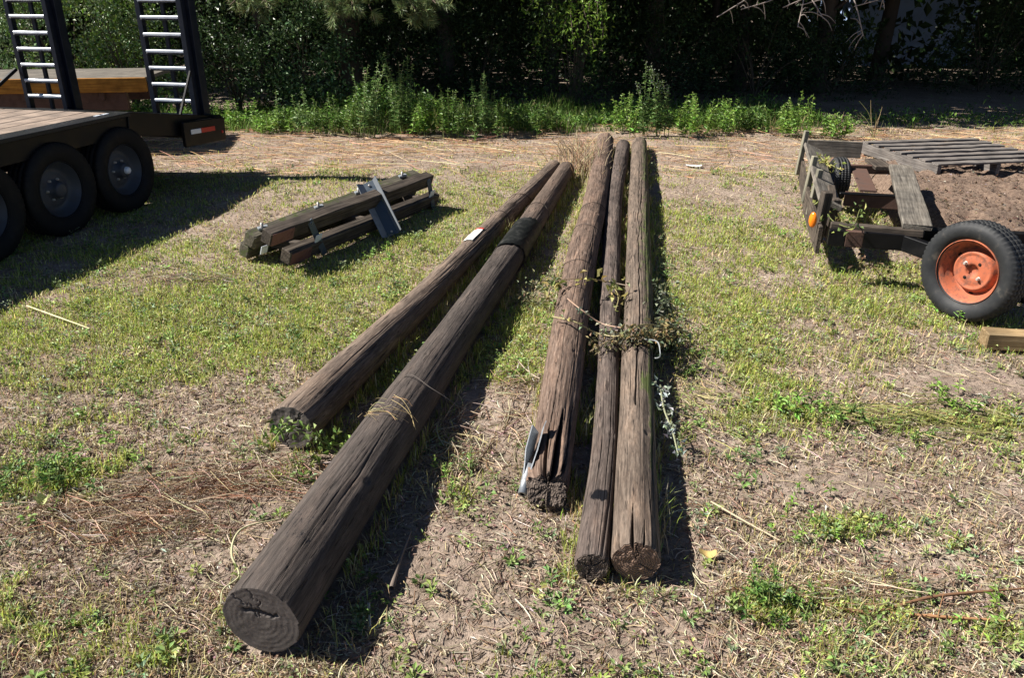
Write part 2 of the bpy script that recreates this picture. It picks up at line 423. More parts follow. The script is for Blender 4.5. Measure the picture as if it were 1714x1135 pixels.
def greenness(x, y):
    n = N2(x*1.7+3, y*1.7+9, 4)-.5; n2 = N1(x*6+3, y*6+9, 3)-.5
    band = np.clip((y-7.9)/.5, 0, 1)*np.clip((10.9-y)/.3, 0, 1)
    base = np.interp(y, [0, 2.2, 2.9, 3.6, 4.6, 7.6, 8.6, 12], [-.12, -.06, .10, .28, .42, .46, .22, .2])
    n3 = N3(x*11+3, y*11+9, 2)-.5
    return np.clip(base+n*1.15+n2*.95+n3*.6+patch(x, y, GREEN)*.55-patch(x, y, BARE)*.5-band*.12, 0, 1.2)
def bareness(x, y):
    n = N3(x*2.3+30, y*2.3+9, 4)-.5
    return np.clip(np.interp(y, [1.5, 2.5, 4, 6], [.42, .38, .2, .08])+n*1.1+patch(x, y, BARE)*.75-patch(x, y, GREEN)*.3, 0, 1)

def ground_material():
    m, t, b = newmat('dry_soil'); geo = nn(t, 'ShaderNodeNewGeometry'); p = geo.outputs['Position']
    f1 = noise(t, p, 2.2, 6, .6); f2 = noise(t, p, 28, 6, .7); f3 = noise(t, p, 170, 4, .7)
    c = ramp(t, f1, [(.3, (.26, .20, .158)), (.55, (.35, .278, .222)), (.75, (.43, .352, .29))]).outputs[0]
    c = mixc(t, 1.0, c, ramp(t, f2, [(.3, (.55, .53, .5)), (.55, (1, 1, 1)), (.8, (1.3, 1.27, 1.2))]).outputs[0], 'MULTIPLY')
    c = mixc(t, 1.0, c, ramp(t, f3, [(.35, (.72, .7, .7)), (.7, (1.15, 1.15, 1.15))]).outputs[0], 'MULTIPLY')
    t.links.new(c, b.inputs['Base Color']); b.inputs['Roughness'].default_value = .95; b.inputs['Specular IOR Level'].default_value = .15
    ad = nn(t, 'ShaderNodeMath', operation='MULTIPLY_ADD'); t.links.new(f3, ad.inputs[0]); ad.inputs[1].default_value = .35; t.links.new(f2, ad.inputs[2])
    bump(t, b, ad.outputs[0], .9, .02)
    return m
def build_ground():
    nx, ny = 900, 1000
    u = np.linspace(-1, 1, nx); xs = .2+np.sign(u)*(np.abs(u)*5.2+np.abs(u)**14*900)
    v = np.linspace(0, 1, ny); ys = 1.2+v*4.2+v**3*8+v**30*900
    ys = np.concatenate([[-900, -50, -8, -1, .6], ys]); ny = len(ys)
    X, Y = np.meshgrid(xs, ys, indexing='ij')
    fade = np.clip((60-np.abs(X))/40, 0, 1)*np.clip((60-np.abs(Y))/40, 0, 1)
    Z = Hgt(X, Y)*fade
    V = np.stack([X, Y, Z], -1).reshape(-1, 3)
    i, j = np.meshgrid(np.arange(nx-1), np.arange(ny-1), indexing='ij'); i = i.ravel(); j = j.ravel()
    F = np.stack([i*ny+j, (i+1)*ny+j, (i+1)*ny+j+1, i*ny+j+1], 1)
    o = raw('ground', V, None, F, ground_material(), smooth=True)
    setp(o, 'dry brown soil of the mown field', None, None, 'structure')
build_ground()

# ------------------------------------------------------------------ poles
POLES = {
 1: dict(px=[(437, 1040, .1145), (679, 682, .104), (872, 400, .093), (948, 283, .079)], seed=21),
 2: dict(px=[(487, 716, .098), (719, 489, .079), (830, 376, .073), (928, 279, .071)], seed=22),
 3: dict(px=[(917, 812, .080), (934, 691, .084), (944, 618, .090), (956, 533, .091), (972, 440, .100), (994, 348, .098), (1013, 236, .097)], seed=23),
 4: dict(px=[(990, 950, .056), (1001, 860, .054), (1010, 783, .050), (1015, 691, .049), (1018, 607, .052), (1021, 533, .056), (1023, 440, .058), (1027, 348, .066), (1043, 245, .080)], seed=24),
 5: dict(px=[(1064, 941, .076), (1064, 783, .074), (1066, 691, .073), (1067, 607, .073), (1069, 533, .077), (1069, 440, .079), (1069, 348, .084), (1070, 240, .082)], seed=25)}
def pole_path(k):
    pts = []
    for (px, py, r) in POLES[k]['px']:
        p = P(px, py, r); pts.append((p.x, p.y, r, r))
    return np.array(pts)
def near_pole(x, y, pad=.0):
    m = np.zeros(len(x), bool)
    for k in POLES:
        p = pole_path(k); xx = np.interp(y, p[:, 1], p[:, 0]); rr = np.interp(y, p[:, 1], p[:, 3])
        m |= (np.abs(x-xx) < rr*.75+pad) & (y > p[0, 1]-.01) & (y < p[-1, 1])
    return m
def make_pole(k, mat, emat, label, ncrack, knots=4, crackdepth=.006, moss_f=None, tar_f=None, notch=None, bite=None, pale=lambda s: s*0):
    pp = pole_path(k); rng = np.random.default_rng(POLES[k]['seed'])
    nl, na = 900, 260
    path = spline(pp, 400)
    L = np.concatenate([[0], np.cumsum(np.linalg.norm(np.diff(path[:, :3], axis=0), axis=1))])
    tot = L[-1]; q = np.linspace(0, 1, nl); s = tot*(q*.42+q**2.2*.58)
    ctr = np.stack([np.interp(s, L, path[:, i]) for i in range(3)], 1); rad = np.interp(s, L, path[:, 3])
    tg = np.gradient(ctr, axis=0); tg[:3] = tg[3]; tg[-3:] = tg[-4]; tg /= np.linalg.norm(tg, axis=1)[:, None]
    up = np.array([0, 0, 1.]); a = np.cross(tg, up); a /= np.linalg.norm(a, axis=1)[:, None]; b = np.cross(a, tg)
    th = np.arange(na)/na*2*np.pi           # 0 = right (towards +x), 90 = top
    S_, T_ = np.meshgrid(s, th, indexing='ij')
    RR = np.repeat(rad[:, None], na, 1)
    nz = Noise(POLES[k]['seed'])
    def ang(fr, fs, o=3):                   # periodic in angle
        return nz(np.cos(T_)*fr+50, S_*fs+np.sin(T_)*fr+50, o)-.5
    d = ang(1.6, 1.3)*.010 + ang(7, 1.6)*.0035 + ang(30, 3, 2)*.0014
    ck = np.zeros_like(S_)
    for i in range(ncrack):
        t0 = rng.uniform(.1, .95)*np.pi if i % 4 else rng.uniform(0, 2*np.pi); s0 = rng.uniform(-.4, tot*.95)*rng.uniform(.3, 1); ln = rng.uniform(.2, 1.3)
        wob = (nz(S_*2.2+i*9, S_*0+i*3.3, 3)-.5)*.35
        dt = np.abs((T_-t0-wob-rng.uniform(-.1, .1)*(S_-s0)+np.pi) % (2*np.pi)-np.pi)*RR
        wdt = rng.uniform(.0010, .0028)
        env = np.clip((S_-s0)/ln, 0, 1); env = np.sin(np.pi*np.clip(env, 0, 1))**.5*(S_ > s0)*(S_ < s0+ln)
        c = np.clip(1-dt/(wdt*(.4+env)), 0, 1)*env
        ck = np.maximum(ck, c*rng.uniform(.35, 1))
    for (t0, s0, ln, wdt, dep) in (notch or []):
        dt = np.abs((T_-t0-(nz(S_*4+t0*5, S_*0, 3)-.5)*.3+np.pi) % (2*np.pi)-np.pi)*RR
        env = np.clip(1-(S_-s0)/ln, 0, 1)*(S_ >= s0-.02)*np.clip((S_-s0+.02)/.02, 0, 1)
        c = np.clip(1.3-dt/(wdt*(.15+env)), 0, 1)*(env > 0)
        ck = np.maximum(ck, c); d -= c*dep*np.clip(env*2, 0, 1)
    for i in range(knots):
        t0 = rng.uniform(.15, .9)*np.pi; s0 = rng.uniform(.3, tot*.8)
        dd = np.sqrt(((T_-t0)*RR)**2+((S_-s0)*.7)**2)
        d += .007*np.exp(-(dd/.035)**2)-.008*np.exp(-(dd/.012)**2)
    if bite is not None: d += bite(S_, T_, RR, nz)
    d -= ck*crackdepth
    # worn edge at each end
    e = np.minimum(S_, tot-S_); d -= .004*np.exp(-e/.005)*(1+2*ang(8, .1))
    Rr = RR+d
    V = ctr[:, None]+Rr[..., None]*(a[:, None]*np.cos(T_)[..., None]+b[:, None]*np.sin(T_)[..., None])
    gc = np.stack([np.cos(T_)*RR, np.sin(T_)*RR, S_], -1)
    moss = moss_f(S_, T_) if moss_f else np.zeros_like(S_)
    tar = tar_f(S_, T_) if tar_f else np.zeros_like(S_)
    i, j = np.meshgrid(np.arange(nl-1), np.arange(na), indexing='ij'); i = i.ravel(); j = j.ravel()
    F = np.stack([i*na+j, i*na+(j+1) % na, (i+1)*na+(j+1) % na, (i+1)*na+j], 1)
    wood_o = raw('pole_shaft', V.reshape(-1, 3), None, F[:, ::-1], mat, None, dict(gc=gc.reshape(-1, 3), crack=np.clip(ck, 0, 1).ravel(), moss=moss.ravel(), tar=tar.ravel(), pale=np.broadcast_to(pale(S_), S_.shape).ravel()), True)
    setp(wood_o)
    root = thing('wooden_pole', (float(ctr[0, 0]), float(ctr[0, 1]), 0), label, 'pole', 'old utility poles lying on the grass')
    attach(wood_o, root)
    # end faces
    for e_i, (idx, sgn) in enumerate(((0, -1), (nl-1, 1))):
        nr = 26; fr = np.linspace(1, 0, nr)
        ring = V[idx]; c0 = ctr[idx]; VV = []; G = []; K = []
        tt = th
        rc = rng.uniform(0, 6.28, {1: 2, 5: 2}.get(k, 5))
        for q in fr:
            pts = c0+(ring-c0)*q
            h = (nz(np.cos(tt)*q*3+20, np.sin(tt)*q*3+20, 4)-.5)*(.003 if k == 1 else .008)*min(1, (1-q)*6)
            kk = np.zeros(na)
            for r_ in rc: 
                dt = np.abs((tt-r_-(nz(np.full(na, q*6+r_), np.zeros(na), 2)-.5)*.5+np.pi) % (2*np.pi)-np.pi)*q*rad[idx]
                kk = np.maximum(kk, np.clip(1-dt/.003, 0, 1)*(q > .12))
            if e_i == 0 and k == 1:
                yy = q*np.sin(tt)*rad[idx]; xx = q*np.cos(tt)*rad[idx]
                kk = np.maximum(kk, np.clip(1.4-np.abs(yy-.028-(nz(xx*60+9, xx*0, 3)-.5)*.02)/.006, 0, 1)*(np.abs(xx) < .055))
            h = h-kk*.006
            if e_i == 0 and bite is not None and k == 3:
                h = h + .05*np.clip(.3-q*np.sin(tt), 0, 1)*1.0 + (nz(np.cos(tt)*q*7+60, np.sin(tt)*q*7, 4)-.5)*.02
            pts = pts-tg[idx]*(sgn*-1)*h[:, None] if True else pts
            VV.append(pts); G.append(np.stack([np.cos(tt)*q*rad[idx], np.sin(tt)*q*rad[idx], np.zeros(na)], 1)); K.append(kk)
        VV = np.concatenate(VV); i, j = np.meshgrid(np.arange(nr-1), np.arange(na), indexing='ij'); i = i.ravel(); j = j.ravel()
        F = np.stack([i*na+j, i*na+(j+1) % na, (i+1)*na+(j+1) % na, (i+1)*na+j], 1)
        if sgn > 0: F = F[:, ::-1]
        o = raw('end_grain', VV, None, F, emat, None, dict(gc=np.concatenate(G), crack=np.concatenate(K)), True)
        attach(o, root)
    return root, ctr, rad, s, a, b, tg
def on_pole(k, s_y, th, off=.0):
    p = spline(pole_path(k), 300); i = int(np.argmin(np.abs(p[:, 1]-s_y)))
    t = p[min(i+3, 299), :3]-p[max(i-3, 0), :3]; t /= np.linalg.norm(t)
    a = np.cross(t, [0, 0, 1]); a /= np.linalg.norm(a); b = np.cross(a, t)
    return p[i, :3]+(p[i, 3]+off)*(a*math.cos(th)+b*math.sin(th))

mp1 = pole_mat('dark_creosoted_pole', (.030, .024, .020), (.056, .044, .038), (.092, .076, .066))
mp2 = pole_mat('grey_brown_pole', (.042, .032, .026), (.10, .078, .063), (.18, .148, .122))
mp3 = pole_mat('red_brown_pole', (.045, .029, .022), (.125, .083, .061), (.22, .165, .132))
mp4 = pole_mat('thin_dark_pole', (.030, .023, .020), (.08, .060, .051), (.16, .13, .11))
mp5 = pole_mat('mossy_brown_pole', (.048, .036, .028), (.118, .088, .067), (.20, .158, .125))
em1 = end_mat('sawn_end_dark', (.075, .063, .056), (.135, .115, .102), 60, .10)
em3 = end_mat('rotten_end', (.05, .036, .028), (.15, .11, .085), 120)
em5 = end_mat('ringed_end', (.12, .072, .048), (.32, .20, .135), 120, .9)
def tar1(s, t): return np.exp(-((s-.28)/.22)**2)*.33*(np.sin(t) > 0)+np.exp(-((s-2.2)/.5)**2)*.12
def bite3(S_, T_, RR, nz):
    # long torn slabs near the broken end
    return -.010*np.exp(-S_/.35)*(np.sin(T_*3+1) > .3)-.02*np.exp(-S_/.05)*np.clip(np.sin(T_), 0, 1)+(nz(T_*9, S_*3, 3)-.5)*.02*np.exp(-S_/.5)
p1 = make_pole(1, mp1, em1, 'longest dark pole with a black sleeve band and a sawn end nearest the camera', 34, 4, tar_f=tar1, pale=lambda s: .9*np.clip((s-3.9)/.3, 0, 1))
p2 = make_pole(2, mp2, em1, 'grey-brown pole with a white tag, lying farthest left behind the dark sleeved pole', 44, 5, pale=lambda s: .35+s*0)
p3 = make_pole(3, mp3, em3, 'thick red-brown pole with a split, rotten near end beside the grey steel bracket', 60, 8, .008,
  notch=[(1.25, 0, .42, .016, .05), (1.75, 0, .30, .010, .03), (.75, .02, .5, .006, .02)], bite=bite3)
p4 = make_pole(4, mp4, em3, 'thin dark tar-stained pole squeezed between the split pole and the mossy pole', 46, 8,
  tar_f=lambda s, t: np.exp(-((s-.32)/.045)**2-((t-1.5)/.8)**2)*.8+np.exp(-((s-7.3)/.5)**2)*.45+np.exp(-((s-1.1)/.2)**2)*.2*(np.cos(t) < .3))
p5 = make_pole(5, mp5, em5, 'brown pole with green moss patches and a ringed end, rightmost of the row', 60, 6, .007,
  moss_f=lambda s, t: .24*np.exp(-((s-3.2)/1.5)**2-((t-1.3)/.9)**2)+np.exp(-((s-1.12)/.13)**2-((t-1.15)/.5)**2)*.46+.42*np.exp(-((t-.75)/.22)**2)*(s < 1.6)*(s > .45)+.14*(s > 5)+.27*np.exp(-((t-.8)/.5)**2)*(s > 1.6),
  notch=[(1.62, .9, 6.5, .0035, .004), (1.35, 3.2, 3.5, .003, .004), (1.75, 0, .20, .005, .02), (2.35, .0, .10, .003, .010), (1.2, .0, .12, .003, .008)])

# black sleeve band on pole 1
def band_on(k, y0, y1, off, mat, name, parent, t0=0, t1=2*math.pi, nt_=60, ns=24, wob=.0):
    V = []
    for i in range(ns+1):
        y = y0+(y1-y0)*i/ns
        for j in range(nt_+1):
            th = t0+(t1-t0)*j/nt_
            V.append(on_pole(k, y+wob*math.sin(th*2+1), th, off+.0012*math.sin(j*1.7+i)))
    F = [(i*(nt_+1)+j, i*(nt_+1)+j+1, (i+1)*(nt_+1)+j+1, (i+1)*(nt_+1)+j) for i in range(ns) for j in range(nt_)]
    o = raw(name, V, None, F, mat, smooth=True); attach(o, parent); return o
M_SLEEVE = paint('black_plastic_sleeve', (.010, .011, .011), .5, dirt=(.10, .10, .09), amt=.4, sc=18, bmp=.3)
M_WIRE = paint('rusty_wire', (.05, .04, .035), .6, .4)
ya, yb = P(848, 432, .09).y, P(880, 385, .09).y
o = band_on(1, ya, yb, .010, M_SLEEVE, 'sleeve_band', p1[0], wob=.03)
o['label'] = 'black sleeve band wrapped around the pole'
# white tag on pole 2
yt = P(797, 391, .15).y
M_TAGRED = paint('red_tag_stripe', (.35, .04, .03), .6)
t2a = band_on(2, yt-.16, yt+.10, .007, M_PAPER, 'paper_tag', p2[0], 1.35, 2.35, 10, 6); t2a['label'] = 'white paper tag stapled on the pole'
t2b = band_on(2, yt+.105, yt+.14, .008, M_TAGRED, 'tag_stripe', p2[0], 1.35, 2.35, 10, 3); t2b['label'] = 'red top stripe of the paper tag'
# wires round the poles
def wire_loop(k, y, off, ph, parent, skew=.06, rad=.0022):
    pts = [on_pole(k, y+skew*math.sin(t+ph), t, off) for t in np.linspace(0, 2*math.pi, 22)]
    m = Mesh(); m.tube(pts, rad, 60, 5); return m.build('wire_wrap', M_WIRE, parent, True)
for (k, pyx, pr) in ((3, 360, p3), (3, 398, p3), (3, 455, p3), (1, 432, p1), (1, 360, p1), (2, 365, p2), (2, 330, p2)):
    q = POLES[k]['px']; yy = P(1000, pyx, .1).y
    wire_loop(k, yy, .006, random.random()*6, pr[0], random.uniform(.03, .12))

# galvanised bracket leaning against pole 3
br = thing('steel_bracket', tuple(P(874, 835, 0)), 'grey galvanised forked steel bracket leaning on the rotten end of the thick pole', 'bracket')
def bracket():
    b0 = P(874, 828, .05); b1 = P(903, 720, .17)
    b0 = Vector(b0); b1 = Vector(b1)
    ax = (b1-b0); L = ax.length; m4 = frame(b0, ax)
    def pt(x, y, z): return m4 @ Vector((x, y, z))
    # socket tube
    prof = [(.009, 0), (.012, 0), (.0165, .0), (.0165, .045), (.018, .048), (.018, .052), (.017, .055), (.019, .085), (.022, .12), (.010, .125)]
    o = lathe('socket', prof, M_GALV, 32, br, m4)
    # two long blades forming an open V channel
    n = 24; V = []; F = []
    for side in (0, 1):
        base = len(V)
        for i in range(n+1):
            u = i/n; x = .075+(L-.075)*u; sp = .008+.012*min(1, u*2.2)
            hgt = .018+.022*min(1, u*2.5)
            s_ = 1 if side else -1
            top = hgt*(1 if u < .97 else .6)
            for (yy, zz) in ((s_*.004, -.018), (s_*.006, -.016), (s_*(sp+.004), top), (s_*sp, top)):
                V.append(pt(x+(.03 if u > .97 and zz > 0 and side == 0 else 0), yy, zz))
        for i in range(n):
            for j in range(4):
                a_ = base+i*4+j; b_ = base+i*4+(j+1) % 4
                F.append((a_, b_, b_+4, a_+4))
        F.append((base, base+1, base+2, base+3)); F.append((base+n*4+3, base+n*4+2, base+n*4+1, base+n*4))
    raw('blade', V, None, F, M_GALV, parent=br)
bracket()

# ------------------------------------------------------------------ wheels
def tyre_profile(Ro, Ri, Wd):
    h = Wd/2; e = Ro-Ri
    p = [(Ri, -h*.62), (Ri+.012, -h*.74), (Ri+e*.25, -h*.92), (Ri+e*.5, -h), (Ri+e*.72, -h*.985), (Ro-.022, -h*.90), (Ro-.008, -h*.80)]
    g = []
    for x in (-.72, -.45, -.42, -.34, -.31, -.03, .03, .31, .34, .42, .45, .72):
        g.append(x)
    p += [(Ro-.003, -h*.72), (Ro-.001, -h*.46), (Ro-.009, -h*.44), (Ro-.009, -h*.36), (Ro, -h*.34), (Ro, -h*.05), (Ro-.009, -h*.035),
          (Ro-.009, h*.035), (Ro, h*.05), (Ro, h*.34), (Ro-.009, h*.36), (Ro-.009, h*.44), (Ro-.001, h*.46), (Ro-.003, h*.72)]
    p += [(Ro-.008, h*.80), (Ro-.022, h*.90), (Ri+e*.72, h*.985), (Ri+e*.5, h), (Ri+e*.25, h*.92), (Ri+.012, h*.74), (Ri, h*.62)]
    return p
def make_tyre(name, Ro, Ri, Wd, parent, wm, mat=None):
    pr = tyre_profile(Ro, Ri, Wd); n = 180
    o = lathe(name, pr, mat or M_TYRE, n, parent, wm, smooth=True)
    co = np.zeros(len(o.data.vertices)*3); o.data.vertices.foreach_get('co', co); co = co.reshape(n, len(pr), 3)
    r = np.hypot(co[..., 1], co[..., 2]); i = np.arange(n)
    k = (i % 3 == 0)
    sel = (r > Ro-.013); cut = sel & (k[:, None])
    f = np.where(cut, (r-.006)/np.maximum(r, 1e-6), 1); co[..., 1] *= f; co[..., 2] *= f
    o.data.vertices.foreach_set('co', co.ravel()); o.data.update()
    return o
def rim_set(parent, wm, Ri, Wd, mat, lugs, hub_r, dish=.03, slots=4, lugr=.05, boltmat=M_BOLT):
    # outer face is local -X
    h = Wd/2*.62; f = -h
    prof = [(Ri+.004, f-.012), (Ri+.010, f-.006), (Ri+.002, f+.002), (Ri-.008, f+.006), (Ri-.012, f+.03), (Ri-.030, f+.045), (Ri-.034, f+.075), (Ri-.045, f+.082),
            (Ri-.05, f+.07), (Ri-.058, f+.052), (Ri-.066, f+.040), (Ri-.074, f+.038), (Ri-.082, f+.046), (Ri*.45, f+dish+.03), (hub_r+.012, f+dish+.030), (hub_r, f+dish+.032), (hub_r, f+dish+.052), (.0005, f+dish+.054)]
    rim = lathe('rim', prof, mat, 72, parent, wm)
    if slots:
        for q in range(slots):
            a = q/slots*2*math.pi+.5
            m = wm @ Matrix.Translation((f+.078, math.cos(a)*(Ri-.040), math.sin(a)*(Ri-.040)))
            lathe('vent_hole', [(.0001, -.0015), (.011, -.0015), (.013, .002)], M_HOLE, 14, parent, m)
    for q in range(lugs):
        a = q/lugs*2*math.pi+.62
        x0 = f+dish+.030
        m = wm @ Matrix.Translation((x0, math.cos(a)*lugr, math.sin(a)*lugr))
        if lugs == 4 and q in (1, 3): lathe('bolt_hole', [(.0001, -.002), (.009, -.002), (.011, .002)], M_HOLE, 12, parent, m)
        else: lathe('lug_bolt', [(.0001, -.018), (.006, -.018), (.008, -.014), (.0095, -.012), (.0095, -.002), (.012, .0)], boltmat, 6, parent, m, smooth=False)
    return rim

# ------------------------------------------------------------------ black equipment trailer (left)
az = R(13.5); U = Vector((math.sin(az), math.cos(az), 0)); Vv = Vector((-math.cos(az), math.sin(az), 0))
E0 = Vector((-3.22, 6.10, 0))           # point on right deck edge
ZD = .775
tr = thing('equipment_trailer', (E0.x, E0.y, 0), 'black triple-axle equipment trailer with plank deck and two raised ladder ramps', 'trailer')
def TE(s, t, z): return E0+U*s+Vv*t+Vector((0, 0, z))
def rot(t=az): return Matrix.Rotation(-az, 4, 'Z')
TW = 2.15
S_B, S_E = .52, 1.74      # deck break, rear end
for i in range(9):
    w_ = (TW-.36)/9
    beam('deck_plank', TE(-5, .18+w_*(i+.5), ZD-.02), TE(S_B-.05, .18+w_*(i+.5), ZD-.02), w_-.008, .04, M_DECK, tr, bev=.004)
for t0 in (.09, TW-.09):
    beam('tread_plate_strip', TE(-5, t0, ZD-.012), TE(S_B, t0, ZD-.012), .17, .030, M_TREADPLATE, tr)
    beam('side_rail', TE(-5, t0, ZD-.105), TE(S_B, t0, ZD-.105), .10, .15, M_BLACK, tr)
def dz(s): return ZD-(s-S_B)/(S_E-S_B)*.20
for t0 in (.09, TW-.09):
    beam('dovetail_rail', TE(S_B-.02, t0, dz(S_B)-.09), TE(S_E, t0, dz(S_E)-.09), .13, .19, M_BLACK, tr)
for i in range(8):
    s0 = S_B+.08+i*.148
    beam('dovetail_slat', TE(s0, .1, dz(s0)-.02), TE(s0, TW-.1, dz(s0)-.02), .146, .03, M_BLACK, tr)
beam('rear_bumper', TE(S_E-.04, -.02, .48), TE(S_E-.04, TW+.02, .48), .12, .22, M_BLACK, tr, bev=.01)
rb = beam('side_plate', TE(S_E-.62, -.02, .50), TE(S_E+.02, -.02, .46), .03, .22, M_BLACK, tr, bev=.01)
beam('white_reflector', TE(S_E-.53, -.041, .512), TE(S_E-.38, -.041, .503), .006, .042, M_WHITE, tr)
beam('red_reflector', TE(S_E-.375, -.041, .503), TE(S_E-.16, -.041, .490), .006, .042, M_RED, tr)
lathe('red_lamp', [(.0001, -.008), (.012, -.006), (.015, 0)], M_RED, 16, tr, frame(TE(S_E-.04, -.037, .44), -Vv) @ Matrix.Rotation(math.pi, 4, 'Z'))
for s0 in (-1.5, .25):
    for ds in (0, .09):
        beam('deck_marker', TE(s0+ds, .12, ZD+.005), TE(s0+ds+.06, .12, ZD+.005), .03, .006, M_WHITE, tr)
for s0 in (-4.2, -3.2, -2.2, -1.2, -.2, .7):
    beam('cross_member', TE(s0, .1, ZD-.10), TE(s0, TW-.1, ZD-.10), .06, .10, M_BLACK, tr)
for t0 in (.42, TW-.42): beam('main_rail', TE(-5, t0, .56), TE(S_B+.3, t0, .56), .08, .18, M_BLACK, tr)
# wheels, outer face to the right side (+x): local -X must point to -Vv
hub0 = Vector((-3.127, 6.442, .34))
for i in range(3):
    for side in (0, 1):
        c = hub0-U*(.705*i)
        c = c+Vv*(.10 if side == 0 else TW-.18)
        wm = frame(c, Vv if side == 0 else -Vv)
        wh = bpy.data.objects.new('wheel', None); C.objects.link(wh); attach(wh, tr, Matrix.Translation(c)); 
        WM[wh.name] = Matrix.Translation(c)
        if i == 0 and side == 0: pass
        def sub(o, m): o.parent = wh; o.matrix_local = Matrix.Translation(c).inverted() @ m
        t_ = make_tyre('tyre', .345, .20, .205, None, wm, M_TYRE_SHADED); sub(t_, wm)
        before = set(C.objects)
        h = .205/2*.62; f = -h
        pr = [(.204, f-.012), (.210, f-.004), (.197, f+.004), (.19, f+.035), (.165, f+.05), (.155, f+.075), (.12, f+.06), (.085, f+.055), (.062, f+.058), (.058, f+.0), (.05, f-.012), (.03, f-.014), (.0005, f-.014)]
        rm = lathe('rim', pr, M_RIMGREY, 64); sub(rm, wm)
        for q in range(6):
            a = q/6*2*math.pi
            mm = wm @ Matrix.Translation((f+.056, math.cos(a)*.078, math.sin(a)*.078))
            lg = lathe('lug_nut', [(.0001, -.02), (.008, -.018), (.010, 0)], M_BOLT, 6); sub(lg, mm)
        if i == 0 and side == 0:
            cp = lathe('hub_cap', [(.0001, -.03), (.02, -.03), (.028, -.022), (.03, 0)], M_RUNG, 24); sub(cp, wm @ Matrix.Translation((f-.012, 0, 0)))
    beam('axle', TE((hub0-U*(.705*i)-E0).dot(U), .15, .34), TE((hub0-U*(.705*i)-E0).dot(U), TW-.15, .34), .06, .06, M_BLACK, tr)
# ladder ramps
def ladder(tc, sb):
    W_ = .44; zb = .54; zt = 1.95
    L_ = bpy.data.objects.new('ramp', None); C.objects.link(L_)
    c0 = TE(sb, tc, zb); attach(L_, tr, Matrix.Translation(c0)); WM[L_.name] = Matrix.Translation(c0)
    def sb_(o): 
        m = WM[o.name]; o.parent = L_; o.matrix_local = Matrix.Translation(c0).inverted() @ m
    for t_ in (-W_/2, W_/2):
        dp = .10 if t_ < 0 else .07
        o = beam('stile', TE(sb, tc+t_, zb), TE(sb+.02, tc+t_, zt), .028 if t_ < 0 else .02, dp, M_BLUEBLACK, None, up=U); sb_(o)
        o = beam('stile_flange', TE(sb-dp/2, tc+t_, zb), TE(sb-dp/2+.02, tc+t_, zt), .05, .012, M_BLUEBLACK, None, up=U); sb_(o)
    o = beam('rear_plate', TE(sb+.07, tc-W_/2-.03, zb), TE(sb+.09, tc-W_/2-.03, zt), .10, .05, M_BLUEBLACK, None, up=Vv); sb_(o)
    o = beam('centre_bar', TE(sb+.05, tc+.02, zb), TE(sb+.07, tc+.02, zt), .04, .03, M_BLUEBLACK, None, up=U); sb_(o)
    for i in range(10):
        z = zb+.045+i*.146
        if z > zt: break
        o = beam('rung', TE(sb, tc-W_/2+.02, z), TE(sb, tc+W_/2-.02, z), .085, .026, M_RUNG, None, bev=.006); sb_(o)
        o = beam('rung_shank', TE(sb, tc-W_/2+.02, z-.017), TE(sb, tc+W_/2-.02, z-.020), .075, .014, M_BLUEBLACK, None); sb_(o)
    return L_
ladder(.36, S_E-.12); ladder(TW-.36, S_E-.12)
beam('brace', TE(S_E-.56, .05, .60), TE(S_E-.14, .13, 1.02), .022, .022, M_BLACK, tr)
beam('brace', TE(S_E-.75, TW-.0, .62), TE(S_E-.16, TW-.10, .98), .03, .03, M_BLACK, tr)

# ------------------------------------------------------------------ second flatbed behind
fb = thing('flatbed_trailer', (-5.4, 9.9, 0), 'orange-edged flatbed trailer parked behind the black equipment trailer', 'trailer')
A0 = Vector(PY(243, 130, 9.1)); A1 = A0+Vector((-4.0, -.55, 0))
dd = (A1-A0).normalized(); bk = Vector((-dd.y, dd.x, 0)); bk = bk if bk.y > 0 else -bk
beam('edge_board', A0+Vector((0, 0, -.07)), A1+Vector((0, 0, -.07)), .05, .15, M_ORWOOD, fb)
for i in range(8): 
    q = bk*(.09+.145*i); beam('deck_plank', A0+q+Vector((0, 0, -.012)), A1+q+Vector((0, 0, -.012)), .138, .04, M_GREYWOOD, fb)
beam('frame_rail', A0+dd*.25+bk*.1+Vector((0, 0, -.25)), A1+bk*.1+Vector((0, 0, -.25)), .08, .20, M_RUST, fb)
beam('frame_rail', A0+dd*.25+bk*1.1+Vector((0, 0, -.25)), A1+bk*1.1+Vector((0, 0, -.25)), .08, .20, M_RUST, fb)
for q in (.5, 1.3, 2.1): beam('outrigger', A0+dd*q+bk*.02+Vector((0, 0, -.19)), A0+dd*q+bk*1.1+Vector((0, 0, -.19)), .05, .08, M_RUST, fb)
for q in (1.9,):
    for s_ in (.15, 1.05):
        c = A0+dd*q+bk*s_; c.z = .3
        wm = frame(c, bk if s_ < .5 else -bk); make_tyre('tyre', .30, .17, .18, fb, wm); rim_set(fb, wm, .17, .18, M_RIMGREY, 5, .03)
    beam('axle', A0+dd*q+bk*.1+Vector((0, 0, -.46)), A0+dd*q+bk*1.1+Vector((0, 0, -.46)), .06, .06, M_RUST, fb)

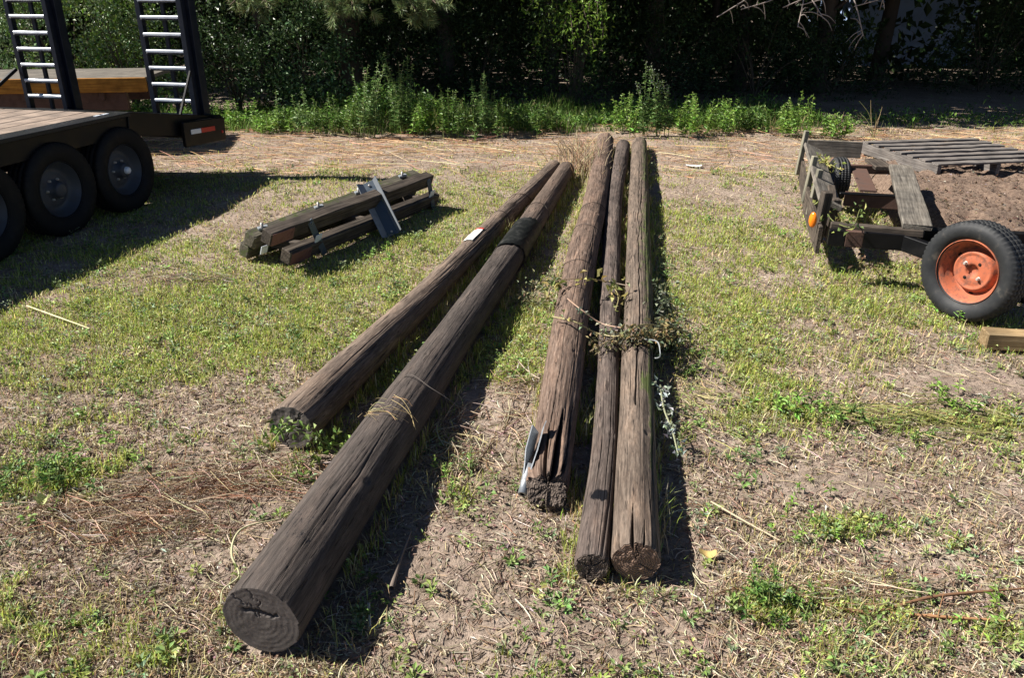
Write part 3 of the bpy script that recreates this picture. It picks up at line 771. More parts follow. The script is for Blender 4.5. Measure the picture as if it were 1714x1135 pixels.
# ------------------------------------------------------------------ crossarm bundle and steel channel
cb = thing('crossarm_bundle', tuple(P(570, 400, 0)), 'bolted pair of old timber crossarms with steel straps, lying left of the poles', 'timber frame')
fl0, fl1 = P(478, 430, .08), P(728, 330, .08)
fu0, fu1 = P(445, 398, .25), P(718, 299, .25)
bu0, bu1 = P(417, 402, .16), P(695, 296, .20)
bl0, bl1 = P(408, 420, .07), P(690, 318, .07)
def tbeam(nm, a_, b_, w_, t_, m_): return beam(nm, a_, b_, w_, t_, m_, cb, bev=.008, rough=.0018)
tilt = (.25, -.35, 1)
beam('timber', fl0, fl1, .085, .10, M_DARKWOOD, cb, up=tilt, bev=.007, rough=.0035)
beam('timber', fu0, fu1, .085, .10, M_DARKWOOD, cb, up=tilt, bev=.007, rough=.0035)
beam('timber', bu0, bu1, .10, .11, M_MOSSWOOD, cb, up=tilt, bev=.012, rough=.005)
beam('timber', bl0, bl1, .10, .10, M_MOSSWOOD, cb, up=tilt, bev=.012, rough=.005)
def lerp(a_, b_, t_): return Vector(a_)*(1-t_)+Vector(b_)*t_
dirb = (fu1-fu0).normalized(); nb = Vector(tilt).cross(dirb).normalized(); 
if nb.y > 0: nb = -nb
for (a_, b_) in ((fu0, fu1), (fl0, fl1)):
    beam('painted_end', lerp(a_, b_, .004)+nb*.044, lerp(a_, b_, .11)+nb*.044, .006, .088, M_REDBROWN, cb, up=tilt, bev=.002)
for t_ in (.19, .955):
    pa = lerp(fu0, fu1, t_)+nb*.052+Vector((0, 0, .05)); pb = lerp(fl0, fl1, t_-.01)+nb*.052-Vector((0, 0, .05))
    beam('steel_strap', pa, pb, .05, .008, M_BSTEEL, cb, up=nb)
    for q in (.08, .5):
        cc = lerp(pa, pb, q)+nb*.010
        if q == .5: beam('square_washer', cc-dirb*.03, cc+dirb*.03, .06, .006, M_WHITE, cb, up=nb)
        lathe('bolt', [(.0001, -.03), (.010, -.028), (.012, 0)], M_BOLT if q < .3 else M_HOLE, 8, cb, frame(cc, -nb) @ Matrix.Rotation(math.pi, 4, 'Z'))
cc = lerp(fl0, fl1, -.03)+Vector((-.10, .02, .06)); beam('square_washer', cc-dirb*.03, cc+dirb*.03, .06, .006, M_WHITE, cb, up=nb)
for t_ in (.05, .34, .58, .88):
    cc = lerp(bu0, bu1, t_)+Vector((.0, -.02, .055)); 
    beam('bolt_plate', cc, cc+Vector((.06, .03, .012)), .05, .02, M_BSTEEL_L, cb)
    lathe('bolt', [(.0001, -.035), (.009, -.033), (.011, 0)], M_BOLT, 8, cb, frame(cc+Vector((.03, 0, .01)), (0, 0, -1), (0, 1, 0)))
for t_ in (.12, .5, .9): beam('spacer_block', lerp(fl0, fl1, t_)-nb*.03, lerp(bl0, bl1, t_)+nb*.02, .06, .06, M_DARKWOOD, cb)
def channel():
    a_ = Vector(P(612, 303, .36)); b_ = Vector(P(648, 388, .03)); a_ += nb*.02; b_ += nb*.06
    cdir = (Vector((0, 0, 1.7))-b_).normalized(); m4 = frame(a_, b_-a_, up=cdir); L = (b_-a_).length
    root = thing('steel_channel', (b_.x, b_.y, 0), 'blue-grey steel channel leaning across the bolted timber crossarms', 'steel channel')
    def strip(nm, y0, z0, y1, z1, mat):
        d2 = Vector((0, y1-y0, z1-z0)).normalized(); n2 = Vector((0, -d2.z, d2.y))*.005
        V = []
        for x in (0, L):
            for (y, z, q) in ((y0, z0, 0), (y1, z1, 0), (y1, z1, 1), (y0, z0, 1)): V.append(m4 @ (Vector((x, y, z))+n2*q))
        o = raw(nm, V, None, [(0, 1, 2, 3), (7, 6, 5, 4), (0, 4, 5, 1), (1, 5, 6, 2), (2, 6, 7, 3), (3, 7, 4, 0)], mat); attach(o, root)
    th = .006
    strip('web', -.042, 0, .042, 0, M_BSTEEL); strip('flange', -.085, .05, -.0425, .001, M_BSTEEL_L); strip('flange', .0425, .001, .075, .05, M_BSTEEL_L)  # one steel: dark web and pale flanges put shade and sun into colour
    for q in (.07, .93):
        c = m4 @ Vector((L*q, 0, th+.002)); lathe('bolt', [(.0001, -.006), (.008, -.006), (.010, 0)], M_BOLT, 10, root, frame(c, cdir*-1, up=(b_-a_)) )
channel()

# ------------------------------------------------------------------ old wooden-sided trailer (right)
ot = thing('derelict_trailer', tuple(P(1480, 470, 0)), 'derelict low trailer frame with stake sides, rusty cross beams and an orange wheel', 'trailer')
ZF = .35
def PP(px, py, z): return Vector(P(px, py, z))
beam('frame_beam', PP(1386, 396, .30), PP(1414, 398, .30), .05, .10, M_BLACK, ot)
x = beam('rusty_beam_section', PP(1414, 398, .30), PP(1444, 400, .30), .051, .10, M_RUST, ot)
beam('frame_beam', PP(1444, 400, .30), PP(1512, 405, .30), .05, .10, M_BLACK, ot)
beam('frame_beam', PP(1508, 404, .30), PP(1580, 430, .27), .052, .095, M_BLACK, ot)
beam('wood_rail', PP(1390, 377, .36), PP(1546, 391, .36), .05, .045, M_DARKWOOD, ot, bev=.006, rough=.002)
beam('cross_beam', PP(1413, 332, .31), PP(1512, 339, .31), .045, .10, M_RUST, ot)
beam('cross_beam', PP(1405, 323, .355), PP(1512, 328, .355), .05, .012, M_BLACK, ot)
beam('cross_beam', PP(1414, 282, .33), PP(1492, 284, .33), .05, .07, M_RUST, ot)
beam('diagonal_strip', PP(1438, 283, .35), PP(1453, 320, .35), .12, .015, M_RUST, ot)
beam('loose_plank', PP(1507, 279, .40), PP(1536, 380, .40), .165, .035, M_GREYWOOD, ot, bev=.005, rough=.003)
beam('loose_plank', PP(1462, 268, .36), PP(1480, 282, .36), .14, .03, M_DARKWOOD, ot)
beam('side_board', PP(1360, 247, .42), PP(1390, 342, .40), .16, .03, M_GREYWOOD, ot, up=(.45, 0, 1), rough=.001)
beam('side_board', PP(1341, 282, .20), PP(1351, 340, .20), .025, .18, M_DARKWOOD, ot, rough=.001)
beam('side_board', PP(1350, 338, .20), PP(1371, 402, .22), .025, .18, M_DARKWOOD, ot, rough=.001)
beam('end_board', PP(1350, 247, .33), PP(1442, 251, .33), .025, .15, M_GREYWOOD, ot, rough=.001)
for (px, pyb, zt) in ((1334, 292, .55), (1346, 338, .52), (1354, 360, .50)):
    b0 = PP(px, pyb, .16); beam('stake', b0, b0+Vector((.03, 0, zt-.16)), .040, .045, M_STAKE, ot, up=(0, 1, 0), bev=.004)
for (px, pyb, hh) in ((1366, 405, .34), (1384, 395, .26)):
    b0 = PP(px, pyb, .16); beam('corner_post', b0, b0+Vector((.02, .0, hh)), .06, .07, M_DARKWOOD, ot, up=(0, 1, 0), bev=.006)
beam('corner_block', PP(1392, 352, .33), PP(1389, 325, .36), .05, .14, M_DARKWOOD, ot)
lc = PP(1369, 372, .30)+Vector((-.055, -.05, .03))
lm = lathe('marker_lamp', [(.0001, -.016), (.018, -.013), (.026, -.004), (.027, 0)], M_AMBER, 24); place(lm, frame(lc, (.75, .66, 0)) @ Matrix.Diagonal((1, 1, 1.9, 1)), ot)
lm['label'] = 'amber marker lamp on the corner post'
# small upright wheel inside the frame
sw = frame(PP(1403, 298, .27), (1, -.12, 0))
sw_root = bpy.data.objects.new('jockey_wheel', None); C.objects.link(sw_root); attach(sw_root, ot, Matrix.Translation(PP(1403, 298, .27))); WM[sw_root.name] = Matrix.Translation(PP(1403, 298, .27))
make_tyre('tyre', .17, .09, .12, sw_root, sw); lathe('rim', [(.092, -.04), (.08, -.02), (.03, -.01), (.0005, -.01)], M_RIMGREY, 32, sw_root, sw)
# main wheel
na_ = Vector((math.sin(R(62)), math.cos(R(62)), -.03)).normalized()
wc = Vector((2.478, 4.095, .275))+na_*.075
WH = bpy.data.objects.new('wheel', None); C.objects.link(WH); attach(WH, ot, Matrix.Translation(wc)); WM[WH.name] = Matrix.Translation(wc)
wm = frame(wc, na_)
make_tyre('tyre', .280, .172, .155, WH, wm)
rim_set(WH, wm, .172, .155, M_ORANGE, 4, .034, dish=.012, slots=3, lugr=.056)
beam('axle', wc+na_*.05, wc+na_*1.2+Vector((0, 0, 0)), .06, .06, M_BLACK, ot)
beam('spring_mount', wc+na_*.28+Vector((0, 0, -.10)), wc+na_*.28+Vector((.02, 0, .10)), .05, .12, M_BLACK, ot, up=(0, 1, 0))
beam('frame_beam', PP(1540, 392, .33), PP(1760, 402, .33), .06, .08, M_BLACK, ot)
beam('frame_beam', wc+na_*.25+Vector((0, 0, .07)), PP(1546, 390, .31), .06, .07, M_BLACK, ot)
beam('hub_bracket', wc+na_*.16+Vector((.12, -.1, -.12)), wc+na_*.16+Vector((.25, -.06, -.05)), .07, .12, M_BLACK, ot)

n = 500; x = RNG.uniform(2.0, 3.6, n); y = RNG.uniform(4.5, 7.8, n); z = np.full(n, .05)
x = x+(y-4.5)*.2
V, F3, cc = leaf_arrays(np.stack([x, y, z], 1), rdir(n)*[1, 1, .3], rdir(n)*.4+[0, 0, 1], RNG.uniform(.02, .06, n), RNG.uniform(.01, .03, n), vary(pick([(.3, .22, .13), (.2, .13, .08), (.12, .15, .05)], [3, 3, 1], n), n)); setp(raw('dead_leaves', V, F3, None, M_DRY, cc), 'dead leaves and scraps on the ground under the derelict trailer', 'leaves', None, 'stuff')
# timber block
bb = beam('timber_block', PP(1645, 566, .045), PP(1900, 581, .045), .10, .09, M_CUT, None, bev=.006, rough=.0015)
setp(bb, 'short sawn timber block lying on the ground in front of the orange wheel', 'timber')

# pallet
pl = thing('pallet', (4.2, 7.4, .18), 'grey weathered wooden pallet lying on the dirt heap inside the derelict trailer', 'pallet')
pA, pB = Vector((3.50, 7.95, .30)), Vector((3.735, 6.90, .285)); bd = Vector((.985, .16, .0)); 
for q in (0, .58, 1.16):
    beam('stringer', pA+bd*q-Vector((0, 0, .055)), pB+bd*q-Vector((0, 0, .055)), .04, .10, M_PALLET, pl, rough=.001)
for i in range(7):
    c = lerp(pA, pB, .04+i/6*.92)+Vector((0, 0, .006))
    beam('deck_board', c-bd*.02, c+bd*1.2, .095, .018, M_PALLET, pl, bev=.003, rough=.003)
for i in (0, 1, 2):
    c = lerp(pA, pB, .06+i/2*.86)-Vector((0, 0, .115)); beam('bottom_board', c, c+bd*1.18, .095, .018, M_PALLET, pl, bev=.003, rough=.001)

# dirt heap
def heap():
    n = 150; xs = np.linspace(2.45, 6.4, n); ys = np.linspace(4.3, 8.6, n); X, Y = np.meshgrid(xs, ys, indexing='ij')
    sx = (X-2.55-(Y-4.5)*.25)
    f = np.clip(sx/.25, 0, 1)*np.clip((Y-4.75+.25*np.sin(X*2))/.4, 0, 1)*np.clip((8.3-Y)/.5, 0, 1); f = f*f*(3-2*f)
    f = f*np.clip((6.4-X)/.5, 0, 1)
    Z = -.05+f*(.17+(N1(X*1.6, Y*1.6, 3)-.5)*.16+(N2(X*9, Y*9, 4)-.5)*.10+(N3(X*40, Y*40, 3)-.5)*.02) + f*.08
    i, j = np.meshgrid(np.arange(n-1), np.arange(n-1), indexing='ij'); i = i.ravel(); j = j.ravel()
    F = np.stack([i*n+j, (i+1)*n+j, (i+1)*n+j+1, i*n+j+1], 1)
    m, t, b = newmat('red_brown_mulch'); p = nn(t, 'ShaderNodeNewGeometry').outputs['Position']
    c = ramp(t, noise(t, p, 30, 7, .75), [(.3, (.075, .047, .032)), (.5, (.165, .11, .078)), (.72, (.30, .215, .155))]).outputs[0]
    t.links.new(c, b.inputs['Base Color']); b.inputs['Roughness'].default_value = .95; bump(t, b, noise(t, p, 90, 5, .7), .9, .02)
    o = raw('dirt_heap', np.stack([X, Y, Z], -1).reshape(-1, 3), None, F, m, smooth=True)
    setp(o, 'low heap of red-brown dirt and rotted mulch inside the derelict trailer', 'dirt', None, 'stuff')
    def hz(x, y):
        i_ = np.clip(((x-xs[0])/(xs[1]-xs[0])).astype(int), 0, n-1); j_ = np.clip(((y-ys[0])/(ys[1]-ys[0])).astype(int), 0, n-1); return Z[i_, j_]
    return hz
HZ = heap()
HX = 5000
x = RNG.uniform(2.7, 5.5, HX); y = RNG.uniform(4.7, 8, HX); z = HZ(x, y)+.006; k = z > .03; x, y, z = x[k], y[k], z[k]; n = len(x)
cl = N2(x*3, y*3, 3) ; big = RNG.random(n) < .12
d = rdir(n); d[:, 2] *= .2; nr = rdir(n)*.5+np.array([0, 0, 1])
V, F3, cc = leaf_arrays(np.stack([x, y, z], 1), d, nr, np.where(big, RNG.uniform(.03, .07, n), RNG.uniform(.012, .035, n)), RNG.uniform(.005, .022, n), vary(pick([(.35, .31, .27), (.10, .065, .045), (.17, .11, .075), (.24, .17, .12)], [.7, 3, 4, 2], n), n))
setp(raw('mulch_chips', V, F3, None, M_DRY, cc), 'bark chips and dead leaves strewn over the dirt heap', 'mulch', None, 'stuff')

# ------------------------------------------------------------------ grass, straw, litter
def scatter(n, near_pow=1.0, y0=1.45, y1=11.2):
    # density per image area: sample depth with a bias to near ground
    u = RNG.random(n); a_ = 1/y1**near_pow; b_ = 1/y0**near_pow
    y = (a_+(b_-a_)*u)**(-1/near_pow)
    x = (RNG.random(n)*2-1)*(.72*y+.5)
    return x, y
def grass_layer(name, n, hrange, wrange, leanr, cols, wts, dens, mat, label, power=.75, varc=.25, wfar=.0006):
    x, y = scatter(n, power); k = dens(x, y) > RNG.random(n); k &= ~near_pole(x, y); x, y = x[k], y[k]; n = len(x)
    h = RNG.uniform(*hrange, n)*(.6+.8*N1(x*2.5, y*2.5, 2)); wd = RNG.uniform(*wrange, n)+wfar*y
    z = Hgt(x, y)
    V, F3, F4, cc = blade_arrays(x, y, z, h, wd, RNG.uniform(0, 6.283, n), RNG.uniform(*leanr, n), vary(pick(cols, wts, n), n, varc))
    o = raw(name, V, F3, F4, mat, cc); setp(o, label, 'grass', None, 'stuff'); return n
GG = [(.32, .38, .07), (.42, .47, .11), (.22, .30, .05), (.52, .50, .20)]
grass_layer('green_grass', 330000, (.018, .05), (.0018, .0035), (.1, 1.0), GG, [4, 4, 2, 3], lambda x, y: np.clip(greenness(x, y)*1.5-.25, 0, 1), M_GRASS, 'short green grass growing in patches over the field')
DG = [(.53, .43, .26), (.62, .54, .36), (.42, .33, .21), (.46, .44, .17), (.38, .26, .15)]
grass_layer('dry_grass', 240000, (.012, .045), (.0015, .003), (.2, 1.35), DG, [4, 3, 3, 4, 2], lambda x, y: np.clip(.75-bareness(x, y)*1.4, .02, 1)*np.interp(y, [2, 4, 6], [.5, .62, .7]), M_DRY, 'short dry yellow and tan grass stubble over the field')
# small broad leaves (clover, weeds)
def broad(n, dens, L, W, cols, wts, name, label, zr=(.003, .03), power=.75, up=1.2, mat=M_LEAF, flat=False):
    x, y = scatter(n, power); k = dens(x, y) > RNG.random(n); k &= ~near_pole(x, y, .005); x, y = x[k], y[k]; n = len(x)
    z = Hgt(x, y)+RNG.uniform(*zr, n); d = rdir(n); d[:, 2] = np.abs(d[:, 2])*.5 if not flat else d[:, 2]*.12; nr = rdir(n)*.6+np.array([0, 0, up])
    V, F3, cc = leaf_arrays(np.stack([x, y, z], 1), d, nr, RNG.uniform(*L, n)*(1+.05*y), RNG.uniform(*W, n)*(1+.05*y), vary(pick(cols, wts, n), n, .25))
    o = raw(name, V, F3, None, mat, cc); setp(o, label, 'ground cover', None, 'stuff')
grass_layer('stubble', 16000, (.03, .085), (.0018, .0034), (.05, .8), [(.44, .40, .17), (.36, .37, .13), (.50, .42, .25), (.26, .29, .08)], [3, 3, 3, 2],
  lambda x, y: np.clip(N2(x*3.1+5, y*3.1, 3)*3-1.2, 0, 1)*np.clip(1.1-bareness(x, y)*1.5, 0, 1)*(y < 6), M_DRY, 'taller yellow-green stubble standing in loose tufts in the foreground', .8, .25, .0002)
def edge_grass():
    X_, Y_, = [], []
    for k in POLES:
        p = pole_path(k); n = 2600; y = p[0, 1]+(p[-1, 1]-p[0, 1])*RNG.random(n)**1.3; sd = RNG.choice([-1, 1], n)
        xx = np.interp(y, p[:, 1], p[:, 0]); rr = np.interp(y, p[:, 1], p[:, 3]); X_.append(xx+sd*(rr*.85+np.abs(RNG.normal(size=n))*.03)); Y_.append(y)
    x = np.concatenate(X_); y = np.concatenate(Y_); k = (N2(x*3+8, y*3, 3) > .42) & ~near_pole(x, y); x, y = x[k], y[k]; n = len(x)
    V, F3, F4, cc = blade_arrays(x, y, Hgt(x, y), RNG.uniform(.03, .10, n)*(.5+N1(x*4, y*4, 2)), RNG.uniform(.002, .004, n)+.0004*y, RNG.uniform(0, 6.28, n), RNG.uniform(.05, .8, n), vary(pick(GG+DG, [3, 3, 2, 2, 3, 2, 1, 2, 1], n), n, .25))
    setp(raw('edge_grass', V, F3, F4, M_GRASS, cc), 'longer mixed green and dry grass grown up along the sides of the poles', 'grass', None, 'stuff')
edge_grass()
grass_layer('fine_turf', 380000, (.010, .030), (.0012, .0028), (.2, 1.2), [(.40, .44, .10), (.32, .41, .08), (.54, .49, .22), (.23, .31, .06)], [4, 3, 3, 2],
  lambda x, y: (y > 2.9)*np.clip(greenness(x, y)*1.25-.08, 0, 1)*np.clip((y-2.9)/1.2, 0, 1)*np.clip((8.9-y)/.8, .12, 1), M_GRASS, 'fine yellow-green turf over the middle of the field', .25)
broad(170000, lambda x, y: np.clip(greenness(x, y)*1.3-.3, 0, 1), (.007, .017), (.004, .009), [(.24, .33, .08), (.36, .44, .12), (.17, .24, .06), (.44, .46, .17)], [4, 4, 2, 2], 'clover', 'tiny broad clover leaves mixed into the green patches')
broad(200000, lambda x, y: np.clip(.8-bareness(x, y)*.9, .10, 1), (.008, .034), (.002, .008), [(.34, .27, .20), (.25, .19, .14), (.46, .39, .30), (.15, .10, .075), (.58, .52, .44)], [4, 4, 2, 2.5, .6], 'leaf_litter', 'dead grass scraps and leaf litter lying on the soil', (.001, .008), .85, 2, M_DRY, True)
def sprigs(n, name, label):
    x, y = scatter(n, .8, 1.5, 8.2); k = (greenness(x, y)*.75+.05 > RNG.random(len(x))) & ~near_pole(x, y, .01); x, y = x[k], y[k]; n = len(x); m_ = 16
    hh = RNG.uniform(.015, .05, n)*(1+.06*y); t = RNG.random((n, m_)); an = RNG.uniform(0, 6.28, (n, m_)); sp = RNG.uniform(.006, .028, n)[:, None]*(1+.1*y)[:, None]
    c = np.stack([x[:, None]+np.cos(an)*sp*t, y[:, None]+np.sin(an)*sp*t, Hgt(x, y)[:, None]+hh[:, None]*t], -1).reshape(-1, 3)
    d = np.stack([np.cos(an), np.sin(an), RNG.uniform(0, .9, (n, m_))], -1).reshape(-1, 3); L = np.repeat(RNG.uniform(.008, .022, n)*(1+.08*y), m_)
    col = np.repeat(vary(pick([(.19, .26, .07), (.28, .34, .11), (.13, .19, .06), (.22, .27, .14)], [3, 3, 2, 2], n), n, .2), m_, 0)
    V, F3, cc = leaf_arrays(c, d, rdir(n*m_)*.4+[0, 0, 1], L, L*RNG.uniform(.35, .6, n*m_), vary(col, n*m_, .15))
    setp(raw(name, V, F3, None, M_LEAF, cc), label, 'ground cover', None, 'stuff')
sprigs(9000, 'weed_sprigs', 'small leafy sprigs scattered through the field')
def straws(name, xs, ys, Ls, rad, cols, wts, label, lift=.006, azs=None, bend=.4):
    n = len(xs); m = 4; az_ = RNG.uniform(0, 6.283, n) if azs is None else azs
    t = np.linspace(-.5, .5, m); cur = RNG.normal(size=n)*bend; tiltv = RNG.normal(size=n)*.05
    px = xs[:, None]+np.cos(az_)[:, None]*t*Ls[:, None]-np.sin(az_)[:, None]*(cur[:, None]*Ls[:, None]*(t**2-.12))
    py = ys[:, None]+np.sin(az_)[:, None]*t*Ls[:, None]+np.cos(az_)[:, None]*(cur[:, None]*Ls[:, None]*(t**2-.12))
    pz = Hgt(px, py)+lift*RNG.random(n)[:, None]+.003+np.abs(tiltv[:, None]*(t+.5)*Ls[:, None])
    for k in POLES:
        pth = pole_path(k); xx = np.interp(py, pth[:, 1], pth[:, 0]); rr = np.interp(py, pth[:, 1], pth[:, 3])
        ins = (np.abs(px-xx) < rr) & (py > pth[0, 1]) & (py < pth[-1, 1]); pz = np.where(ins, -.03, pz)
    r = (rad[:, None]*np.array([1, 1, .9, .4])[None])
    sx, sy = -np.sin(az_)[:, None], np.cos(az_)[:, None]
    A = np.stack([px+sx*r, py+sy*r, pz], -1); B = np.stack([px, py, pz+r*1.3], -1); D = np.stack([px-sx*r, py-sy*r, pz], -1)
    V = np.stack([A, B, D], 2).reshape(-1, 3)
    b = (np.arange(n)*m*3)[:, None, None]; i = np.arange(m-1)[None, :, None]*3
    F = np.concatenate([(b+i+np.array([0, 1, 4, 3])).reshape(-1, 4), (b+i+np.array([1, 2, 5, 4])).reshape(-1, 4)])
    cc = np.repeat(vary(pick(cols, wts, n), n, .22), m*3, 0)
    o = raw(name, V, None, F, M_DRY, cc); setp(o, label, 'straw', None, 'stuff'); return o
SC = [(.44, .36, .25), (.56, .49, .36), (.32, .24, .16), (.64, .59, .47), (.28, .17, .11)]
x, y = scatter(30000, .8); k = (RNG.random(len(x)) < np.clip(.9-greenness(x, y)*.9-bareness(x, y)*.5, .08, 1)) ; x, y = x[k], y[k]
straws('straw_litter', x, y, (.012+.11*RNG.random(len(x))**2.6)*(1+.05*y), RNG.uniform(.0007, .0016, len(x))+.0001*y, SC, [4, 3, 3, 1, 2], 'short pale straw lying all over the field')
# straw band at the far side of the field
n = 7000; y = RNG.uniform(7.6, 10.7, n); x = RNG.uniform(-7.5, 7.5, n); k = RNG.random(n) < np.clip((y-7.4)/1.3, 0, 1)*np.clip(N1(x*.9, y*2.2, 4)*3.2-.75, 0.15, 1); x, y = x[k], y[k]; n = len(x)
straws('mown_straw_band', x, y, RNG.uniform(.08, .6, n)*RNG.random(n)+.06, RNG.uniform(.0012, .0036, n), [(.50, .31, .17), (.60, .42, .24), (.40, .22, .12), (.68, .55, .36)], [4, 4, 3, 1.5], 'long orange-tan mown stalks raked along the far side of the field', .03, RNG.normal(size=n)*.55+np.where(RNG.random(n) < .5, 0, 3.14), .1)
# raked heaps of straw in the foreground
def raked(pxs, n, sx, sy, name, label, az0, azs, L=(.08, .3), cols=SC, wts=(4, 3, 3, 1, 2), rad=(.0008, .002), lift=.03):
    xs, ys = [], []
    for (px, py) in pxs:
        c = P(px, py); xs.append(c.x+RNG.normal(size=n)*sx); ys.append(c.y+RNG.normal(size=n)*sy)
    xs = np.concatenate(xs); ys = np.concatenate(ys); k = ~near_pole(xs, ys, .01); xs, ys = xs[k], ys[k]; n = len(xs)
    straws(name, xs, ys, RNG.uniform(*L, n), RNG.uniform(*rad, n), cols, wts, label, lift, az0+RNG.normal(size=n)*azs, .3)
raked([(180, 850), (330, 815), (430, 800), (250, 880)], 230, .24, .06, 'straw_heap', 'raked reddish straw left of the two long poles', 0.1, .9, L=(.04, .22), cols=[(.38, .27, .18), (.45, .36, .26), (.25, .13, .075), (.5, .42, .32)], wts=(4, 4, 3, 1))
raked([(760, 700), (750, 740), (790, 760), (870, 640), (860, 720)], 40, .05, .10, 'straw_tuft', 'pale dry stalks lying in the gap beside the dark pole', 1.2, .9, (.05, .22), rad=(.001, .0028))
raked([(1180, 650), (1200, 690)], 55, .13, .13, 'flattened_grass', 'flattened yellow-green grass right of the mossy pole', 2.6, .6, (.04, .16), cols=[(.38, .34, .15), (.30, .30, .11), (.45, .38, .2)], wts=(3, 3, 2))
raked([(1560, 695), (1640, 715), (1500, 700)], 60, .2, .07, 'flattened_stalks', 'flattened green-yellow stalks in a line at the right edge', -.06, .5, (.05, .26), cols=[(.26, .27, .09), (.33, .28, .12), (.2, .22, .07)], wts=(3, 3, 2), rad=(.0012, .003))
raked([(1450, 985), (1380, 1000)], 90, .12, .035, 'bent_straw', 'matted tan straw around the long brown stalk in the right foreground', .1, .6, (.05, .2))
raked([(350, 465), (290, 470)], 120, .12, .06, 'dead_grass_mat', 'round mat of dead grass left of the timber crossarms', 0, 1.5, (.04, .14))

# individual stalks and twigs
def stalk(name, pts, rad, col, label, cat='stalk', twigs=0):
    m = Mesh(); pp = [tuple(P(a_, b_, c_)) for (a_, b_, c_) in pts]; m.tube(pp, rad, 40, 7, col)
    for q in range(twigs):
        i = random.randrange(len(pp)-1); t_ = random.random(); a0 = lerp(pp[i], pp[i+1], t_); a1 = a0+Vector((random.uniform(-.08, .08), random.uniform(-.08, .08), random.uniform(.0, .04)))
        m.tube([a0, (a0+a1)/2+Vector((0, 0, .01)), a1], [.0015, .001, .0006], 8, 4, col)
    o = m.build(name, M_BARKV, None, True); setp(o, label, cat); return o
stalk('dry_stalk', [(1190, 840, .02), (1245, 872, .015), (1305, 905, .01)], [.0035, .003, .002], (.5, .40, .27), 'pale straight stalk lying right of the pole ends')
stalk('brown_stalk', [(1225, 985, .01), (1340, 1003, .015), (1440, 1025, .015), (1560, 1000, .02), (1720, 985, .02)], [.003, .005, .006, .005, .003], (.17, .09, .05), 'long curved brown stalk in the right foreground', twigs=16)
stalk('reddish_stalk', [(1440, 1022, .008), (1560, 1032, .01), (1690, 1040, .01)], [.003, .005, .004], (.34, .18, .09), 'reddish stalk crossing under the long brown one in the right foreground', twigs=4)
stalk('split_twig', [(688, 890, .02), (672, 930, .012), (655, 985, .01)], [.003, .006, .009], (.15, .12, .10), 'grey twig in the shadow beside the dark pole', 'twig')
stalk('twig', [(617, 1010, .01), (620, 1050, .012)], [.005, .003], (.45, .4, .33), 'short pale twig lying right of the sawn pole end', 'twig')
stalk('curled_wire', [(668, 640, .17), (682, 628, .215), (722, 650, .20), (765, 680, .12), (770, 700, .02)], [.0018]*2, (.10, .085, .075), 'thin curled wire springing from the dark pole', 'wire')
stalk('pale_stalk', [(45, 512, .03), (95, 530, .03), (150, 550, .02)], [.005, .005, .003], (.62, .56, .33), 'long pale stalk at the left edge of the field')
stalk('bent_weed', [(470, 868, .03), (400, 890, .06), (388, 930, .05), (400, 965, .02), (372, 990, .02), (370, 1010, .01)], [.002, .003, .004, .003, .002], (.42, .40, .24), 'pale green weed stem curling beside the sawn pole end', 'weed')
stalk('twig', [(1290, 985, .01), (1210, 990, .01), (1180, 1010, .01)], [.002, .002], (.13, .08, .05), 'thin dark twig in front of the mossy pole end', 'twig')
stalk('forked_straw', [(1160, 960, .01), (1178, 977, .02), (1225, 962, .01)], [.0018, .0018], (.55, .45, .28), 'bent pale straw beside the yellow leaf')
for i, (a_, b_, c_, d_, lb) in enumerate(((840, 295, 905, 262, 'between the far pole tips'), (800, 440, 850, 360, 'beside the white-tagged pole'), (820, 515, 806, 480, 'beside the dark sleeved pole'))):
    stalk('leaning_stalk', [(a_, b_, .02), ((a_+c_)/2, (b_+d_)/2, .06), (c_, d_, .10)], [.002, .0015], (.42, .31, .17), 'leaning dry stalk '+lb)

# small things on the ground
def scrap(name, px, py, L, W, col, label, cat, seg=5, lift=.02, mat=None):
    c = P(px, py); V = []; 
    for i in range(seg+1):
        for j in range(seg+1):
            u = i/seg-.5; v_ = j/seg-.5; r = (1-abs(v_)**2*1.6)
            V.append((c.x+u*L, c.y+v_*W*(1-abs(u)*.8), .012+lift*(abs(u)*1.2+math.sin(j*1.3+i)*.15+random.random()*.15)))
    F = [(i*(seg+1)+j, (i+1)*(seg+1)+j, (i+1)*(seg+1)+j+1, i*(seg+1)+j+1) for i in range(seg) for j in range(seg)]
    o = raw(name, V, None, F, mat or M_DRY, np.tile(col, (len(V), 1)) if mat is None else None, smooth=True); setp(o, label, cat); return o
scrap('paper_scrap', 1161, 280, .16, .10, (.7, .68, .62), 'crumpled white paper scrap on the straw beyond the mossy pole', 'paper', mat=M_PAPER)
scrap('yellow_leaf', 1183, 936, .055, .04, (.55, .40, .16), 'curled yellow leaf on bare soil right of the ringed pole end', 'leaf', lift=.03)
scrap('green_fruit', 75, 848, .05, .05, (.42, .46, .20), 'pale green husk in the weeds at the left edge', 'husk', lift=.05)

